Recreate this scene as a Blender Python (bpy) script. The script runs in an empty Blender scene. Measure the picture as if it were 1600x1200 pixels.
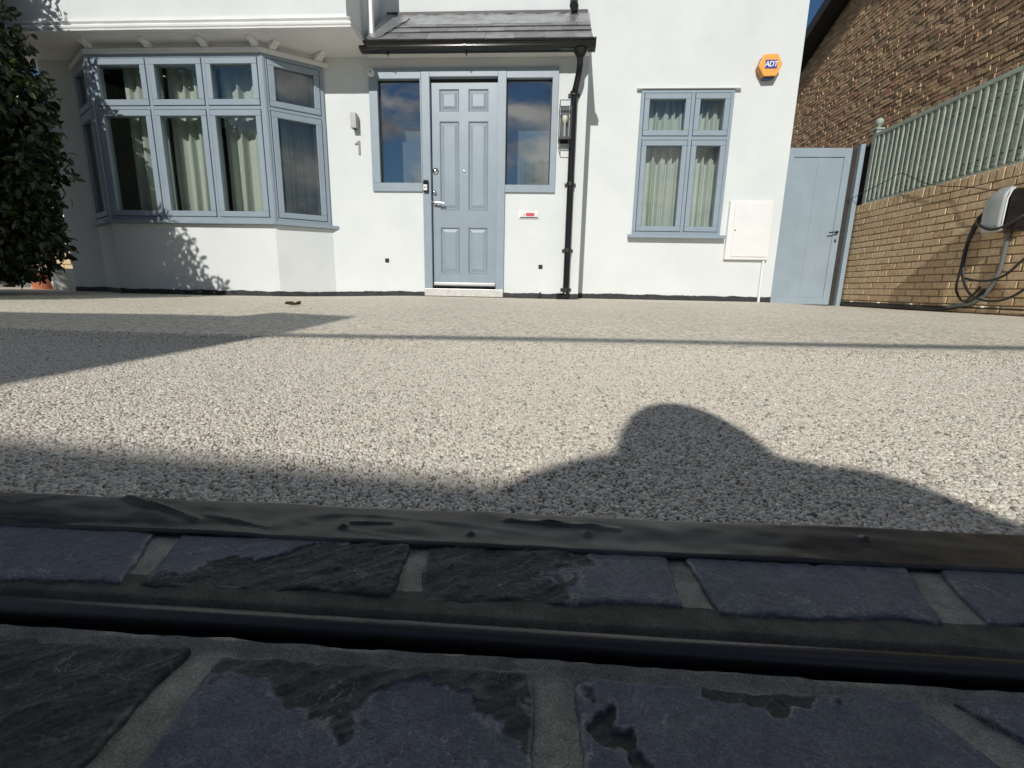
import bpy, bmesh, math, random
import numpy as np
from mathutils import Vector, Matrix, noise

random.seed(7)
rng = np.random.default_rng(11)
scene = bpy.context.scene
C = scene.collection
R = math.radians

# ------------------------------------------------------------------ camera
F_PX, PITCH, ROLL, YAW, CAM_H = 715.0, R(-11.83), R(1.13), R(-3.42), 0.135
CAM = Vector((0, 0, CAM_H))
_fw = Vector((math.sin(YAW) * math.cos(PITCH), math.cos(YAW) * math.cos(PITCH), math.sin(PITCH)))
_r0 = Vector((math.cos(YAW), -math.sin(YAW), 0))
_u0 = _r0.cross(_fw)
_rt = math.cos(ROLL) * _r0 + math.sin(ROLL) * _u0
_up = -math.sin(ROLL) * _r0 + math.cos(ROLL) * _u0
cam_data = bpy.data.cameras.new('camera')
cam = bpy.data.objects.new('camera', cam_data)
C.objects.link(cam)
cam_data.sensor_width = 36.0
cam_data.lens = F_PX / 1600 * 36.0
cam_data.clip_start = 0.01
cam_data.clip_end = 2000
cam.matrix_world = Matrix(((_rt.x, _up.x, -_fw.x, 0), (_rt.y, _up.y, -_fw.y, 0), (_rt.z, _up.z, -_fw.z, CAM_H), (0, 0, 0, 1)))
scene.camera = cam

# ------------------------------------------------------------------ light
SUN_TRAVEL = Vector((0.182, 1.0, -0.645)).normalized()
SUN_EL = math.asin(-SUN_TRAVEL.z)
SUN_ROT = math.atan2(-SUN_TRAVEL.x, -SUN_TRAVEL.y)
world = bpy.data.worlds.new('World')
scene.world = world
world.use_nodes = True
wn, wl = world.node_tree.nodes, world.node_tree.links
wn.clear()
w_out = wn.new('ShaderNodeOutputWorld')
w_bg = wn.new('ShaderNodeBackground')
w_sky = wn.new('ShaderNodeTexSky')
w_sky.sky_type = 'NISHITA'
w_sky.sun_disc = False
w_sky.sun_elevation = SUN_EL
w_sky.sun_rotation = SUN_ROT
w_sky.air_density = 1.0
w_sky.dust_density = 0.0
w_sky.ozone_density = 4.0
w_bg.inputs['Strength'].default_value = 0.052
# broken cloud spread over the whole sky
w_tc = wn.new('ShaderNodeTexCoord')
w_map = wn.new('ShaderNodeMapping')
w_map.inputs['Scale'].default_value = (1.0, 1.0, 2.2)
w_map.inputs['Location'].default_value = (6.3, 3.0, 5.1)
w_n = wn.new('ShaderNodeTexNoise')
w_n.inputs['Scale'].default_value = 4.8
w_n.inputs['Detail'].default_value = 7
w_n.inputs['Roughness'].default_value = 0.58
w_n.inputs['Distortion'].default_value = 0.35
w_r = wn.new('ShaderNodeValToRGB')
w_r.color_ramp.elements[0].position = 0.45
w_r.color_ramp.elements[1].position = 0.58
w_n2 = wn.new('ShaderNodeTexNoise')
w_n2.inputs['Scale'].default_value = 9.0
w_n2.inputs['Detail'].default_value = 5
w_c = wn.new('ShaderNodeValToRGB')
w_c.color_ramp.elements[0].position = 0.35
w_c.color_ramp.elements[0].color = (1.5, 1.75, 2.1, 1)
w_c.color_ramp.elements[1].position = 0.68
w_c.color_ramp.elements[1].color = (13.0, 12.9, 12.6, 1)
w_mix = wn.new('ShaderNodeMixRGB')
wl.new(w_tc.outputs['Generated'], w_map.inputs['Vector'])
wl.new(w_map.outputs[0], w_n.inputs['Vector'])
wl.new(w_map.outputs[0], w_n2.inputs['Vector'])
wl.new(w_n.outputs['Fac'], w_r.inputs[0])
wl.new(w_n2.outputs['Fac'], w_c.inputs[0])
wl.new(w_r.outputs[0], w_mix.inputs[0])
w_hs = wn.new('ShaderNodeHueSaturation'); w_hs.inputs['Saturation'].default_value = 1.12
wl.new(w_sky.outputs[0], w_hs.inputs['Color'])
wl.new(w_hs.outputs[0], w_mix.inputs[1])
wl.new(w_c.outputs[0], w_mix.inputs[2])
wl.new(w_mix.outputs[0], w_bg.inputs['Color'])
wl.new(w_bg.outputs[0], w_out.inputs['Surface'])

sun_data = bpy.data.lights.new('sun', 'SUN')
sun_data.energy = 3.4
sun_data.angle = R(0.53)
sun_data.color = (1.0, 0.965, 0.91)
sun = bpy.data.objects.new('sun', sun_data)
C.objects.link(sun)
sun.location = (-4, -12, 10)
sun.rotation_euler = SUN_TRAVEL.to_track_quat('-Z', 'Y').to_euler()

scene.view_settings.view_transform = 'Standard'
scene.view_settings.look = 'None'
scene.view_settings.exposure = 0.0
scene.view_settings.gamma = 1.0
scene.view_settings.use_curve_mapping = False
scene.cycles.max_bounces = 8
scene.cycles.transparent_max_bounces = 12

# ------------------------------------------------------------------ pixel -> place helpers (1600x1200 photo)
def ray(px, py):
    return _rt * ((px - 800) / F_PX) + _up * (-(py - 600) / F_PX) + _fw
def at_y(px, py, y):
    d = ray(px, py); return CAM + d * (y / d.y)
def at_x(px, py, x):
    d = ray(px, py); return CAM + d * (x / d.x)
def at_z(px, py, z=0.0):
    d = ray(px, py); return CAM + d * ((z - CAM_H) / d.z)
def smooth(t):
    t = max(0.0, min(1.0, t)); return t * t * (3 - 2 * t)
def gz(x, y):
    b = 0.0072 * max(0.0, min(y, 5.2))
    if x < -1.3: b -= 0.025 * smooth((-1.3 - x) / 1.2) * min(1.0, max(0, y) / 3)
    if x > 2.3:
        t = smooth((x - 2.3) / 1.7); b = b * (1 - t) - 0.018 * t
    return b
YP, YM, YB, YJ, XW = 4.90, 5.37, 4.60, 4.40, 4.12     # porch wall, main wall, bay front, jetty front, garden wall

# ------------------------------------------------------------------ mesh helpers
class MB:
    def __init__(s): s.v = []; s.f = []; s.smooth = False
    def add(s, vs, fs):
        n = len(s.v); s.v += [tuple(v) for v in vs]; s.f += [tuple(i + n for i in f) for f in fs]; return s
    def box(s, x0, x1, y0, y1, z0, z1):
        return s.add([(x0,y0,z0),(x1,y0,z0),(x1,y1,z0),(x0,y1,z0),(x0,y0,z1),(x1,y0,z1),(x1,y1,z1),(x0,y1,z1)],
                     [(0,3,2,1),(4,5,6,7),(0,1,5,4),(1,2,6,5),(2,3,7,6),(3,0,4,7)])
    def prism(s, poly, a, b):          # poly: list of 3D points, extruded by vector (b - a given as vector b)
        n = len(poly); off = Vector(b)
        top = [Vector(q) + off for q in poly]
        return s.add([*poly, *top], [tuple(range(n))[::-1], tuple(range(n, 2*n))] + [(i, (i+1) % n, n + (i+1) % n, n + i) for i in range(n)])
    def tube(s, pts, r, sides=10, cap=True):
        pts = [Vector(q) for q in pts]; rr = r if isinstance(r, (list, tuple)) else [r] * len(pts)
        rings = []; nrm = None
        for i, q in enumerate(pts):
            t = (pts[min(i+1, len(pts)-1)] - pts[max(i-1, 0)]).normalized()
            if nrm is None:
                nrm = t.orthogonal().normalized()
            nrm = (nrm - t * nrm.dot(t)).normalized()
            b = t.cross(nrm)
            rings.append([q + rr[i] * (math.cos(2*math.pi*k/sides) * nrm + math.sin(2*math.pi*k/sides) * b) for k in range(sides)])
        vs = [v for rg in rings for v in rg]; fs = []
        for i in range(len(pts) - 1):
            for k in range(sides):
                fs.append((i*sides+k, i*sides+(k+1) % sides, (i+1)*sides+(k+1) % sides, (i+1)*sides+k))
        if cap:
            fs.append(tuple(range(sides))[::-1]); fs.append(tuple(range((len(pts)-1)*sides, len(pts)*sides)))
        return s.add(vs, fs)
    def lathe(s, c, prof, sides=20, axis='z'):
        c = Vector(c); vs = []; fs = []
        for r, h in prof:
            for k in range(sides):
                a = 2*math.pi*k/sides; x, y = r*math.cos(a), r*math.sin(a)
                o = (x, y, h) if axis == 'z' else ((x, h, y) if axis == 'y' else (h, x, y))
                vs.append(c + Vector(o))
        for i in range(len(prof)-1):
            for k in range(sides):
                fs.append((i*sides+k, i*sides+(k+1) % sides, (i+1)*sides+(k+1) % sides, (i+1)*sides+k))
        fs.append(tuple(range(sides))[::-1]); fs.append(tuple(range((len(prof)-1)*sides, len(prof)*sides)))
        return s.add(vs, fs)
    def mesh(s, name, bevel=0.0, smooth_=False, seg=2):
        me = bpy.data.meshes.new(name); me.from_pydata(s.v, [], s.f)
        bm = bmesh.new(); bm.from_mesh(me)
        bmesh.ops.recalc_face_normals(bm, faces=bm.faces)
        if bevel > 0:
            es = [e for e in bm.edges if len(e.link_faces) == 2 and e.calc_face_angle(0) > 0.5]
            bmesh.ops.bevel(bm, geom=es, offset=bevel, segments=seg, affect='EDGES', profile=0.5, clamp_overlap=True)
        bm.to_mesh(me); bm.free()
        if smooth_:
            me.polygons.foreach_set('use_smooth', [True] * len(me.polygons))
        me.update(); return me

def link(o, parent=None):
    C.objects.link(o)
    if parent is not None: o.parent = parent
    return o
def part(name, mb, mat, parent=None, bevel=0.0, smooth_=False, seg=2, auto=False):
    me = mb if isinstance(mb, bpy.types.Mesh) else mb.mesh(name, bevel, smooth_, seg)
    if auto:
        me.polygons.foreach_set('use_smooth', [True] * len(me.polygons))
        try: me.set_sharp_from_angle(angle=R(35))
        except Exception: pass
    if mat is not None and len(me.materials) == 0: me.materials.append(mat)
    return link(bpy.data.objects.new(name, me), parent)
def tag(o, label=None, cat=None, group=None, kind=None):
    if label: o['label'] = label
    if cat: o['category'] = cat
    if group: o['group'] = group
    if kind: o['kind'] = kind
    return o
def thing(name, label, cat, loc=(0, 0, 0), group=None):
    o = bpy.data.objects.new(name, None); o.empty_display_size = 0.1
    link(o); o.location = loc
    return tag(o, label, cat, group)
def own(o, root):                      # parent a world-space mesh under an Empty that is not at the origin
    o.parent = root; o.matrix_parent_inverse = Matrix.Translation(root.location).inverted(); return o
def text_mesh(name, s, size, depth, origin, right, up, mat, parent, spacing=1.0, shear=0.0):
    cu = bpy.data.curves.new(name, 'FONT'); cu.body = s; cu.size = size; cu.extrude = depth
    cu.align_x = 'CENTER'; cu.align_y = 'CENTER'; cu.space_character = spacing; cu.shear = shear; cu.offset = size * 0.018
    tmp = bpy.data.objects.new(name + '_tmp', cu); C.objects.link(tmp)
    dg = bpy.context.evaluated_depsgraph_get(); dg.update()
    me = bpy.data.meshes.new_from_object(tmp.evaluated_get(dg))
    bpy.data.objects.remove(tmp); bpy.data.curves.remove(cu)
    right, up = Vector(right), Vector(up); nrm = right.cross(up); o = Vector(origin)
    for v in me.vertices: v.co = o + right * v.co.x + up * v.co.y + nrm * v.co.z
    me.name = name; me.materials.clear(); me.materials.append(mat)
    ob = bpy.data.objects.new(name, me); link(ob)
    return own(ob, parent) if parent is not None else ob

# ------------------------------------------------------------------ materials
def new_mat(name):
    m = bpy.data.materials.new(name); m.use_nodes = True
    n = m.node_tree.nodes; n.clear()
    o = n.new('ShaderNodeOutputMaterial'); b = n.new('ShaderNodeBsdfPrincipled')
    m.node_tree.links.new(b.outputs[0], o.inputs['Surface'])
    return m, m.node_tree.nodes, m.node_tree.links, b, o
def ramp(n, stops):
    r = n.new('ShaderNodeValToRGB'); e = r.color_ramp.elements
    e[0].position, e[0].color = stops[0][0], (*stops[0][1], 1)
    e[1].position, e[1].color = stops[-1][0], (*stops[-1][1], 1)
    for p_, c_ in stops[1:-1]:
        k = e.new(p_); k.color = (*c_, 1)
    return r
def noise_n(n, l, scale, detail=4, rough=0.55, vec=None, dist=0.0):
    t = n.new('ShaderNodeTexNoise'); t.inputs['Scale'].default_value = scale
    t.inputs['Detail'].default_value = detail; t.inputs['Roughness'].default_value = rough
    t.inputs['Distortion'].default_value = dist
    if vec is None:
        g = n.new('ShaderNodeNewGeometry'); vec = g.outputs['Position']
    l.new(vec, t.inputs['Vector']); return t
def simple(name, col, rough=0.6, var=0.12, scale=6.0, bump=0.0, bscale=80.0, metal=0.0, spec=0.5, detail=5, bdist=0.002, coat=0.0, objvar=0.0):
    m, n, l, b, o = new_mat(name)
    t = noise_n(n, l, scale, detail)
    lo = tuple(c * (1 - var) for c in col); hi = tuple(min(1, c * (1 + var)) for c in col)
    r = ramp(n, [(0.3, lo), (0.7, hi)]); l.new(t.outputs['Fac'], r.inputs[0])
    colout = r.outputs[0]
    if objvar > 0:
        oi = n.new('ShaderNodeObjectInfo'); hs = n.new('ShaderNodeHueSaturation')
        mp = n.new('ShaderNodeMapRange'); mp.inputs[3].default_value = 1 - objvar; mp.inputs[4].default_value = 1 + objvar
        l.new(oi.outputs['Random'], mp.inputs[0]); l.new(mp.outputs[0], hs.inputs['Value']); l.new(colout, hs.inputs['Color'])
        colout = hs.outputs[0]
    l.new(colout, b.inputs['Base Color'])
    b.inputs['Roughness'].default_value = rough; b.inputs['Metallic'].default_value = metal
    b.inputs['Specular IOR Level'].default_value = spec
    b.inputs['Coat Weight'].default_value = coat
    if bump > 0:
        t2 = noise_n(n, l, bscale, 4); bp = n.new('ShaderNodeBump'); bp.inputs['Strength'].default_value = bump
        bp.inputs['Distance'].default_value = bdist
        l.new(t2.outputs['Fac'], bp.inputs['Height']); l.new(bp.outputs[0], b.inputs['Normal'])
    return m

M = {}
# painted render: faint trowel waves, weather marks
m, n, l, b, o = new_mat('white_render')
t = noise_n(n, l, 1.6, 6, 0.6); r = ramp(n, [(0.32, (0.655, 0.69, 0.685)), (0.62, (0.715, 0.745, 0.73))]); l.new(t.outputs['Fac'], r.inputs[0])
t3 = noise_n(n, l, 9, 8, 0.7); r3 = ramp(n, [(0.66, (1, 1, 1)), (0.8, (0.86, 0.85, 0.82))]); l.new(t3.outputs['Fac'], r3.inputs[0])
mx = n.new('ShaderNodeMixRGB'); mx.blend_type = 'MULTIPLY'; mx.inputs[0].default_value = 0.7
l.new(r.outputs[0], mx.inputs[1]); l.new(r3.outputs[0], mx.inputs[2]); l.new(mx.outputs[0], b.inputs['Base Color'])
b.inputs['Roughness'].default_value = 0.75
t2 = noise_n(n, l, 6.0, 5); t4 = noise_n(n, l, 140, 3)
ad = n.new('ShaderNodeMath'); ad.operation = 'MULTIPLY_ADD'; ad.inputs[1].default_value = 0.05
l.new(t4.outputs['Fac'], ad.inputs[0]); l.new(t2.outputs['Fac'], ad.inputs[2])
bp = n.new('ShaderNodeBump'); bp.inputs['Strength'].default_value = 0.35; bp.inputs['Distance'].default_value = 0.012
l.new(ad.outputs[0], bp.inputs['Height']); l.new(bp.outputs[0], b.inputs['Normal'])
M['render'] = m
M['white_paint'] = simple('white_paint', (0.78, 0.78, 0.76), 0.45, 0.05, 4, 0.15, 30)
M['white_plastic'] = simple('white_plastic', (0.80, 0.80, 0.78), 0.35, 0.03, 6)
M['frame'] = simple('grey_frame_paint', (0.275, 0.338, 0.39), 0.42, 0.05, 9, 0.08, 60)
M['door'] = simple('grey_door_paint', (0.27, 0.332, 0.382), 0.38, 0.06, 5, 0.10, 40)
M['gate'] = simple('grey_gate_paint', (0.30, 0.37, 0.42), 0.5, 0.06, 4, 0.15, 50)
M['gasket'] = simple('black_rubber_gasket', (0.018, 0.018, 0.02), 0.6)
M['plinth'] = simple('black_bitumen_plinth', (0.030, 0.030, 0.032), 0.7, 0.4, 14, 0.5, 60, bdist=0.006)
M['black'] = simple('black_plastic', (0.012, 0.012, 0.013), 0.16, 0.2, 8)
M['black_matt'] = simple('black_matt_plastic', (0.018, 0.018, 0.019), 0.5, 0.2, 8)
M['black_metal'] = simple('black_lamp_metal', (0.03, 0.031, 0.033), 0.4, 0.2, 8)
M['slate_roof'] = simple('roof_slate', (0.19, 0.19, 0.195), 0.5, 0.25, 9, 0.4, 60, objvar=0.22, bdist=0.004)
M['lead'] = simple('lead_sheet', (0.42, 0.42, 0.43), 0.30, 0.3, 7, 0.7, 16, metal=0.7, bdist=0.02)
M['chrome'] = simple('chrome', (0.75, 0.75, 0.76), 0.15, 0.03, 5, metal=1.0)
M['aluminium'] = simple('brushed_threshold', (0.66, 0.65, 0.62), 0.35, 0.12, 20, metal=0.45)
M['grey_metal'] = simple('grey_light_casting', (0.34, 0.34, 0.335), 0.45, 0.06, 10, metal=0.3)
M['steel'] = simple('brushed_steel_numeral', (0.27, 0.27, 0.265), 0.5, 0.08, 10, metal=0.0)
M['orange'] = simple('orange_plastic', (0.90, 0.42, 0.09), 0.35, 0.04, 5)
M['orange_dark'] = simple('orange_grille_plastic', (0.50, 0.20, 0.06), 0.5, 0.08, 30)
M['blue_lens'] = simple('blue_lens', (0.025, 0.07, 0.20), 0.15, 0.1, 20)
M['logo_blue'] = simple('logo_blue', (0.07, 0.06, 0.30), 0.4, 0.02)
M['logo_white'] = simple('logo_white', (0.85, 0.85, 0.85), 0.4, 0.02)
M['red_label'] = simple('red_label', (0.62, 0.06, 0.08), 0.5, 0.1, 300)
M['dark_room'] = simple('dark_interior', (0.10, 0.095, 0.085), 0.9, 0.1, 3)
M['bulb'] = simple('opal_bulb', (0.85, 0.80, 0.62), 0.3, 0.02)
M['terracotta'] = simple('terracotta', (0.45, 0.16, 0.08), 0.8, 0.15, 12, 0.2, 80)
M['trellis'] = simple('sage_green_trellis_paint', (0.40, 0.46, 0.385), 0.6, 0.15, 12, 0.2, 70, objvar=0.1)
M['dark_timber'] = simple('dark_timber', (0.035, 0.03, 0.026), 0.7, 0.3, 10, 0.3, 60)
M['timber'] = simple('brown_timber', (0.16, 0.10, 0.06), 0.7, 0.3, 10, 0.3, 60)
M['charger_grey'] = simple('charger_grey_plastic', (0.42, 0.45, 0.44), 0.3, 0.08, 14)
M['cable'] = simple('black_cable', (0.016, 0.016, 0.017), 0.42, 0.2, 20)
M['conduit'] = simple('grey_conduit', (0.20, 0.205, 0.20), 0.4, 0.1, 10, metal=0.4)
M['dry_leaf'] = simple('dry_brown_leaf', (0.07, 0.035, 0.018), 0.6, 0.3, 60)
M['van_paint'] = simple('dark_van_paint', (0.05, 0.055, 0.06), 0.3, 0.05, 2, coat=0.5)
M['tyre'] = simple('tyre_rubber', (0.02, 0.02, 0.02), 0.8, 0.2, 20)
M['jacket'] = simple('dark_jacket_cloth', (0.04, 0.045, 0.06), 0.9, 0.2, 20)
M['skin'] = simple('skin', (0.45, 0.27, 0.19), 0.55, 0.06, 20)
M['hair'] = simple('brown_hair', (0.04, 0.025, 0.016), 0.6, 0.3, 60)
M['ground'] = simple('rough_ground', (0.22, 0.21, 0.19), 0.9, 0.2, 2, 0.3, 30)
M['concrete'] = simple('concrete', (0.24, 0.235, 0.22), 0.85, 0.2, 14, 0.4, 140)
M['barge'] = simple('dark_barge_board', (0.022, 0.021, 0.02), 0.55, 0.3, 6)
M['bark'] = simple('bark', (0.05, 0.038, 0.028), 0.9, 0.3, 20, 0.6, 50, bdist=0.01)

def glass(name, reflect, tint=(0.93, 0.96, 0.95)):
    m, n, l, b, o = new_mat(name); n.remove(b)
    tr = n.new('ShaderNodeBsdfTransparent'); tr.inputs[0].default_value = (*tint, 1)
    gl = n.new('ShaderNodeBsdfGlossy'); gl.inputs['Roughness'].default_value = 0.0
    fr = n.new('ShaderNodeFresnel'); fr.inputs['IOR'].default_value = 1.5
    ma = n.new('ShaderNodeMath'); ma.operation = 'MAXIMUM'; ma.inputs[1].default_value = reflect
    # slightly wavy sheet
    t = noise_n(n, l, 1.3, 2); bp = n.new('ShaderNodeBump'); bp.inputs['Strength'].default_value = 0.06; bp.inputs['Distance'].default_value = 0.02
    l.new(t.outputs['Fac'], bp.inputs['Height']); l.new(bp.outputs[0], gl.inputs['Normal'])
    l.new(fr.outputs[0], ma.inputs[0])
    mx = n.new('ShaderNodeMixShader'); l.new(ma.outputs[0], mx.inputs[0]); l.new(tr.outputs[0], mx.inputs[1]); l.new(gl.outputs[0], mx.inputs[2])
    l.new(mx.outputs[0], o.inputs['Surface']); return m
M['glass'] = glass('window_glass', 0.16)
M['glass_mirror'] = glass('reflective_sidelight_glass', 0.42, (0.55, 0.6, 0.6))
M['glass_lamp'] = glass('lantern_glass', 0.10)

# curtain cloth
m, n, l, b, o = new_mat('pale_green_curtain')
t = noise_n(n, l, 40, 3); r = ramp(n, [(0.3, (0.56, 0.62, 0.55)), (0.7, (0.64, 0.70, 0.62))]); l.new(t.outputs['Fac'], r.inputs[0])
l.new(r.outputs[0], b.inputs['Base Color']); b.inputs['Roughness'].default_value = 0.95; b.inputs['Specular IOR Level'].default_value = 0.1
tl = n.new('ShaderNodeBsdfTranslucent'); l.new(r.outputs[0], tl.inputs[0])
mx = n.new('ShaderNodeMixShader'); mx.inputs[0].default_value = 0.18
l.new(b.outputs[0], mx.inputs[1]); l.new(tl.outputs[0], mx.inputs[2]); l.new(mx.outputs[0], o.inputs['Surface'])
M['curtain'] = m

# bricks
def brick_mat(name, cols, rough_bump=0.5, bscale=120):
    m, n, l, b, o = new_mat(name)
    oi = n.new('ShaderNodeObjectInfo')
    at = n.new('ShaderNodeAttribute'); at.attribute_name = 'tone'
    adn = n.new('ShaderNodeMath'); adn.operation = 'ADD'
    fr = n.new('ShaderNodeMath'); fr.operation = 'FRACT'
    l.new(oi.outputs['Random'], adn.inputs[0]); l.new(at.outputs['Fac'], adn.inputs[1]); l.new(adn.outputs[0], fr.inputs[0])
    k = len(cols); r = ramp(n, [(i / (k - 1), c) for i, c in enumerate(cols)]); l.new(fr.outputs[0], r.inputs[0])
    t = noise_n(n, l, 30, 6, 0.65); r2 = ramp(n, [(0.3, (0.62, 0.6, 0.58)), (0.65, (1.12, 1.1, 1.08))]); l.new(t.outputs['Fac'], r2.inputs[0])
    mx = n.new('ShaderNodeMixRGB'); mx.blend_type = 'MULTIPLY'; mx.inputs[0].default_value = 0.8
    l.new(r.outputs[0], mx.inputs[1]); l.new(r2.outputs[0], mx.inputs[2]); l.new(mx.outputs[0], b.inputs['Base Color'])
    b.inputs['Roughness'].default_value = 0.9; b.inputs['Specular IOR Level'].default_value = 0.2
    t2 = noise_n(n, l, bscale, 5); bp = n.new('ShaderNodeBump'); bp.inputs['Strength'].default_value = rough_bump; bp.inputs['Distance'].default_value = 0.006
    l.new(t2.outputs['Fac'], bp.inputs['Height']); l.new(bp.outputs[0], b.inputs['Normal']); return m
M['buff_brick'] = brick_mat('buff_brick', [(0.60, 0.445, 0.26), (0.68, 0.52, 0.33), (0.63, 0.46, 0.29), (0.71, 0.56, 0.37), (0.57, 0.41, 0.25)])
M['brown_brick'] = brick_mat('brown_stock_brick', [(0.50, 0.34, 0.21), (0.62, 0.45, 0.26), (0.42, 0.285, 0.20), (0.68, 0.52, 0.30), (0.52, 0.31, 0.20), (0.58, 0.43, 0.27)], 1.0, 50)
M['mortar'] = simple('buff_mortar', (0.27, 0.205, 0.135), 0.95, 0.15, 30, 0.4, 200)
M['dark_mortar'] = simple('brown_mortar', (0.26, 0.20, 0.14), 0.95, 0.2, 30, 0.4, 100)

# ================================================================== SETTING
STONE_COLS = [(0.0, (0.20, 0.185, 0.155)), (0.10, (0.43, 0.405, 0.345)), (0.26, (0.65, 0.615, 0.53)), (0.5, (0.73, 0.70, 0.61)),
              (0.64, (0.56, 0.515, 0.43)), (0.78, (0.79, 0.765, 0.69)), (0.90, (0.62, 0.515, 0.44)), (1.0, (0.82, 0.80, 0.73))]
# pebble material (one tone for each stone)
m, n, l, b, o = new_mat('resin_pebble')
oi = n.new('ShaderNodeObjectInfo'); r = ramp(n, STONE_COLS); l.new(oi.outputs['Random'], r.inputs[0])
t = noise_n(n, l, 900, 3); r2 = ramp(n, [(0.3, (0.82, 0.80, 0.78)), (0.7, (1.08, 1.08, 1.08))]); l.new(t.outputs['Fac'], r2.inputs[0])
mx = n.new('ShaderNodeMixRGB'); mx.blend_type = 'MULTIPLY'; mx.inputs[0].default_value = 1
l.new(r.outputs[0], mx.inputs[1]); l.new(r2.outputs[0], mx.inputs[2]); l.new(mx.outputs[0], b.inputs['Base Color'])
b.inputs['Roughness'].default_value = 0.42; b.inputs['Specular IOR Level'].default_value = 0.45
M['pebble'] = m
# the same stone mix seen from farther off
m, n, l, b, o = new_mat('resin_bound_gravel')
g = n.new('ShaderNodeNewGeometry')
vo = n.new('ShaderNodeTexVoronoi'); vo.inputs['Scale'].default_value = 290; l.new(g.outputs['Position'], vo.inputs['Vector'])
sp = n.new('ShaderNodeSeparateColor'); l.new(vo.outputs['Color'], sp.inputs[0])
r = ramp(n, STONE_COLS); l.new(sp.outputs[0], r.inputs[0])
rd = ramp(n, [(0.30, (1, 1, 1)), (0.62, (0.86, 0.85, 0.83))]); l.new(vo.outputs['Distance'], rd.inputs[0])
mx = n.new('ShaderNodeMixRGB'); mx.blend_type = 'MULTIPLY'; mx.inputs[0].default_value = 1.0
l.new(r.outputs[0], mx.inputs[1]); l.new(rd.outputs[0], mx.inputs[2])
v2 = n.new('ShaderNodeTexVoronoi'); v2.inputs['Scale'].default_value = 105; l.new(g.outputs['Position'], v2.inputs['Vector'])
s2 = n.new('ShaderNodeSeparateColor'); l.new(v2.outputs['Color'], s2.inputs[0])
r5 = ramp(n, [(0.0, (0.42, 0.40, 0.37)), (0.14, (0.90, 0.89, 0.86)), (0.55, (1.08, 1.07, 1.04)), (1.0, (1.38, 1.37, 1.33))]); l.new(s2.outputs[0], r5.inputs[0])
mx2 = n.new('ShaderNodeMixRGB'); mx2.blend_type = 'MULTIPLY'; mx2.inputs[0].default_value = 1.0
l.new(mx.outputs[0], mx2.inputs[1]); l.new(r5.outputs[0], mx2.inputs[2])
t = noise_n(n, l, 0.9, 5, 0.6); r6 = ramp(n, [(0.35, (1.02, 1.01, 0.985)), (0.65, (1.15, 1.145, 1.12))]); l.new(t.outputs['Fac'], r6.inputs[0])
mx3 = n.new('ShaderNodeMixRGB'); mx3.blend_type = 'MULTIPLY'; mx3.inputs[0].default_value = 1.0
l.new(mx2.outputs[0], mx3.inputs[1]); l.new(r6.outputs[0], mx3.inputs[2])
l.new(mx3.outputs[0], b.inputs['Base Color']); b.inputs['Roughness'].default_value = 0.6
iv = n.new('ShaderNodeMath'); iv.operation = 'MULTIPLY_ADD'; iv.inputs[1].default_value = -1.0; iv.inputs[2].default_value = 1.0
l.new(vo.outputs['Distance'], iv.inputs[0])
bp = n.new('ShaderNodeBump'); bp.inputs['Strength'].default_value = 0.35; bp.inputs['Distance'].default_value = 0.002
l.new(iv.outputs[0], bp.inputs['Height']); l.new(bp.outputs[0], b.inputs['Normal'])
M['gravel'] = m

# far ground sheet, out to the horizon, below everything
part('ground', MB().add([(-600, -600, -0.3), (600, -600, -0.3), (600, 600, -0.3), (-600, 600, -0.3)], [(0, 1, 2, 3)]), M['ground'])['kind'] = 'structure'

# driveway sheet
def grid(xs, ys, fz):
    vs = [(x, y, fz(x, y)) for y in ys for x in xs]; nx = len(xs)
    fs = [(j*nx+i, j*nx+i+1, (j+1)*nx+i+1, (j+1)*nx+i) for j in range(len(ys)-1) for i in range(nx-1)]
    return MB().add(vs, fs)
xs = np.linspace(-7.5, 4.2, 118); ys = np.concatenate([np.linspace(0.236, 1.5, 26), np.linspace(1.6, 7.6, 61)])
drive = part('driveway', grid(xs, ys, lambda x, y: gz(x, y) - 0.0015 + 0.0025 * noise.noise((x * 1.3, y * 1.3, 0))), M['gravel'], smooth_=True)
tag(drive, kind='structure')

# loose-looking surface stones near the lens: thousands of pebbles, one object
sp_ = 0.0026
px_, py_ = [], []
gx = np.arange(-1.45, 1.45, sp_); gy = np.arange(0.243, 1.12, sp_ * 0.866)
XX, YY = np.meshgrid(gx, gy); XX = XX + (np.arange(len(gy)) % 2)[:, None] * sp_ / 2
XX = XX + rng.normal(0, sp_ * 0.2, XX.shape); YY = YY + rng.normal(0, sp_ * 0.2, YY.shape)
keep = (np.abs(XX + 0.06 * YY) < 0.62 + 0.95 * YY) & (rng.random(XX.shape) < np.clip((1.12 - YY) / 0.35, 0, 1))
PX, PY = XX[keep], YY[keep]; NP = len(PX)
rad = np.clip(0.00136 * np.exp(rng.normal(0, 0.25, NP)), 0.0008, 0.0027)
zz = np.array([gz(x, y) for x, y in zip(PX[::1], PY[::1])]) + rad * rng.uniform(-0.32, 0.15, NP)
me = bpy.data.meshes.new('resin_gravel'); me.vertices.add(NP)
me.vertices.foreach_set('co', np.stack([PX, PY, zz], 1).astype(np.float32).ravel())
a = me.attributes.new('scl', 'FLOAT_VECTOR', 'POINT')
S = np.stack([rad * rng.uniform(0.95, 1.45, NP), rad * rng.uniform(0.8, 1.15, NP), rad * rng.uniform(0.6, 0.95, NP)], 1)
a.data.foreach_set('vector', S.astype(np.float32).ravel())
a = me.attributes.new('rot', 'FLOAT_VECTOR', 'POINT')
a.data.foreach_set('vector', np.stack([rng.normal(0, 0.35, NP), rng.normal(0, 0.35, NP), rng.uniform(0, 6.28, NP)], 1).astype(np.float32).ravel())
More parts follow.
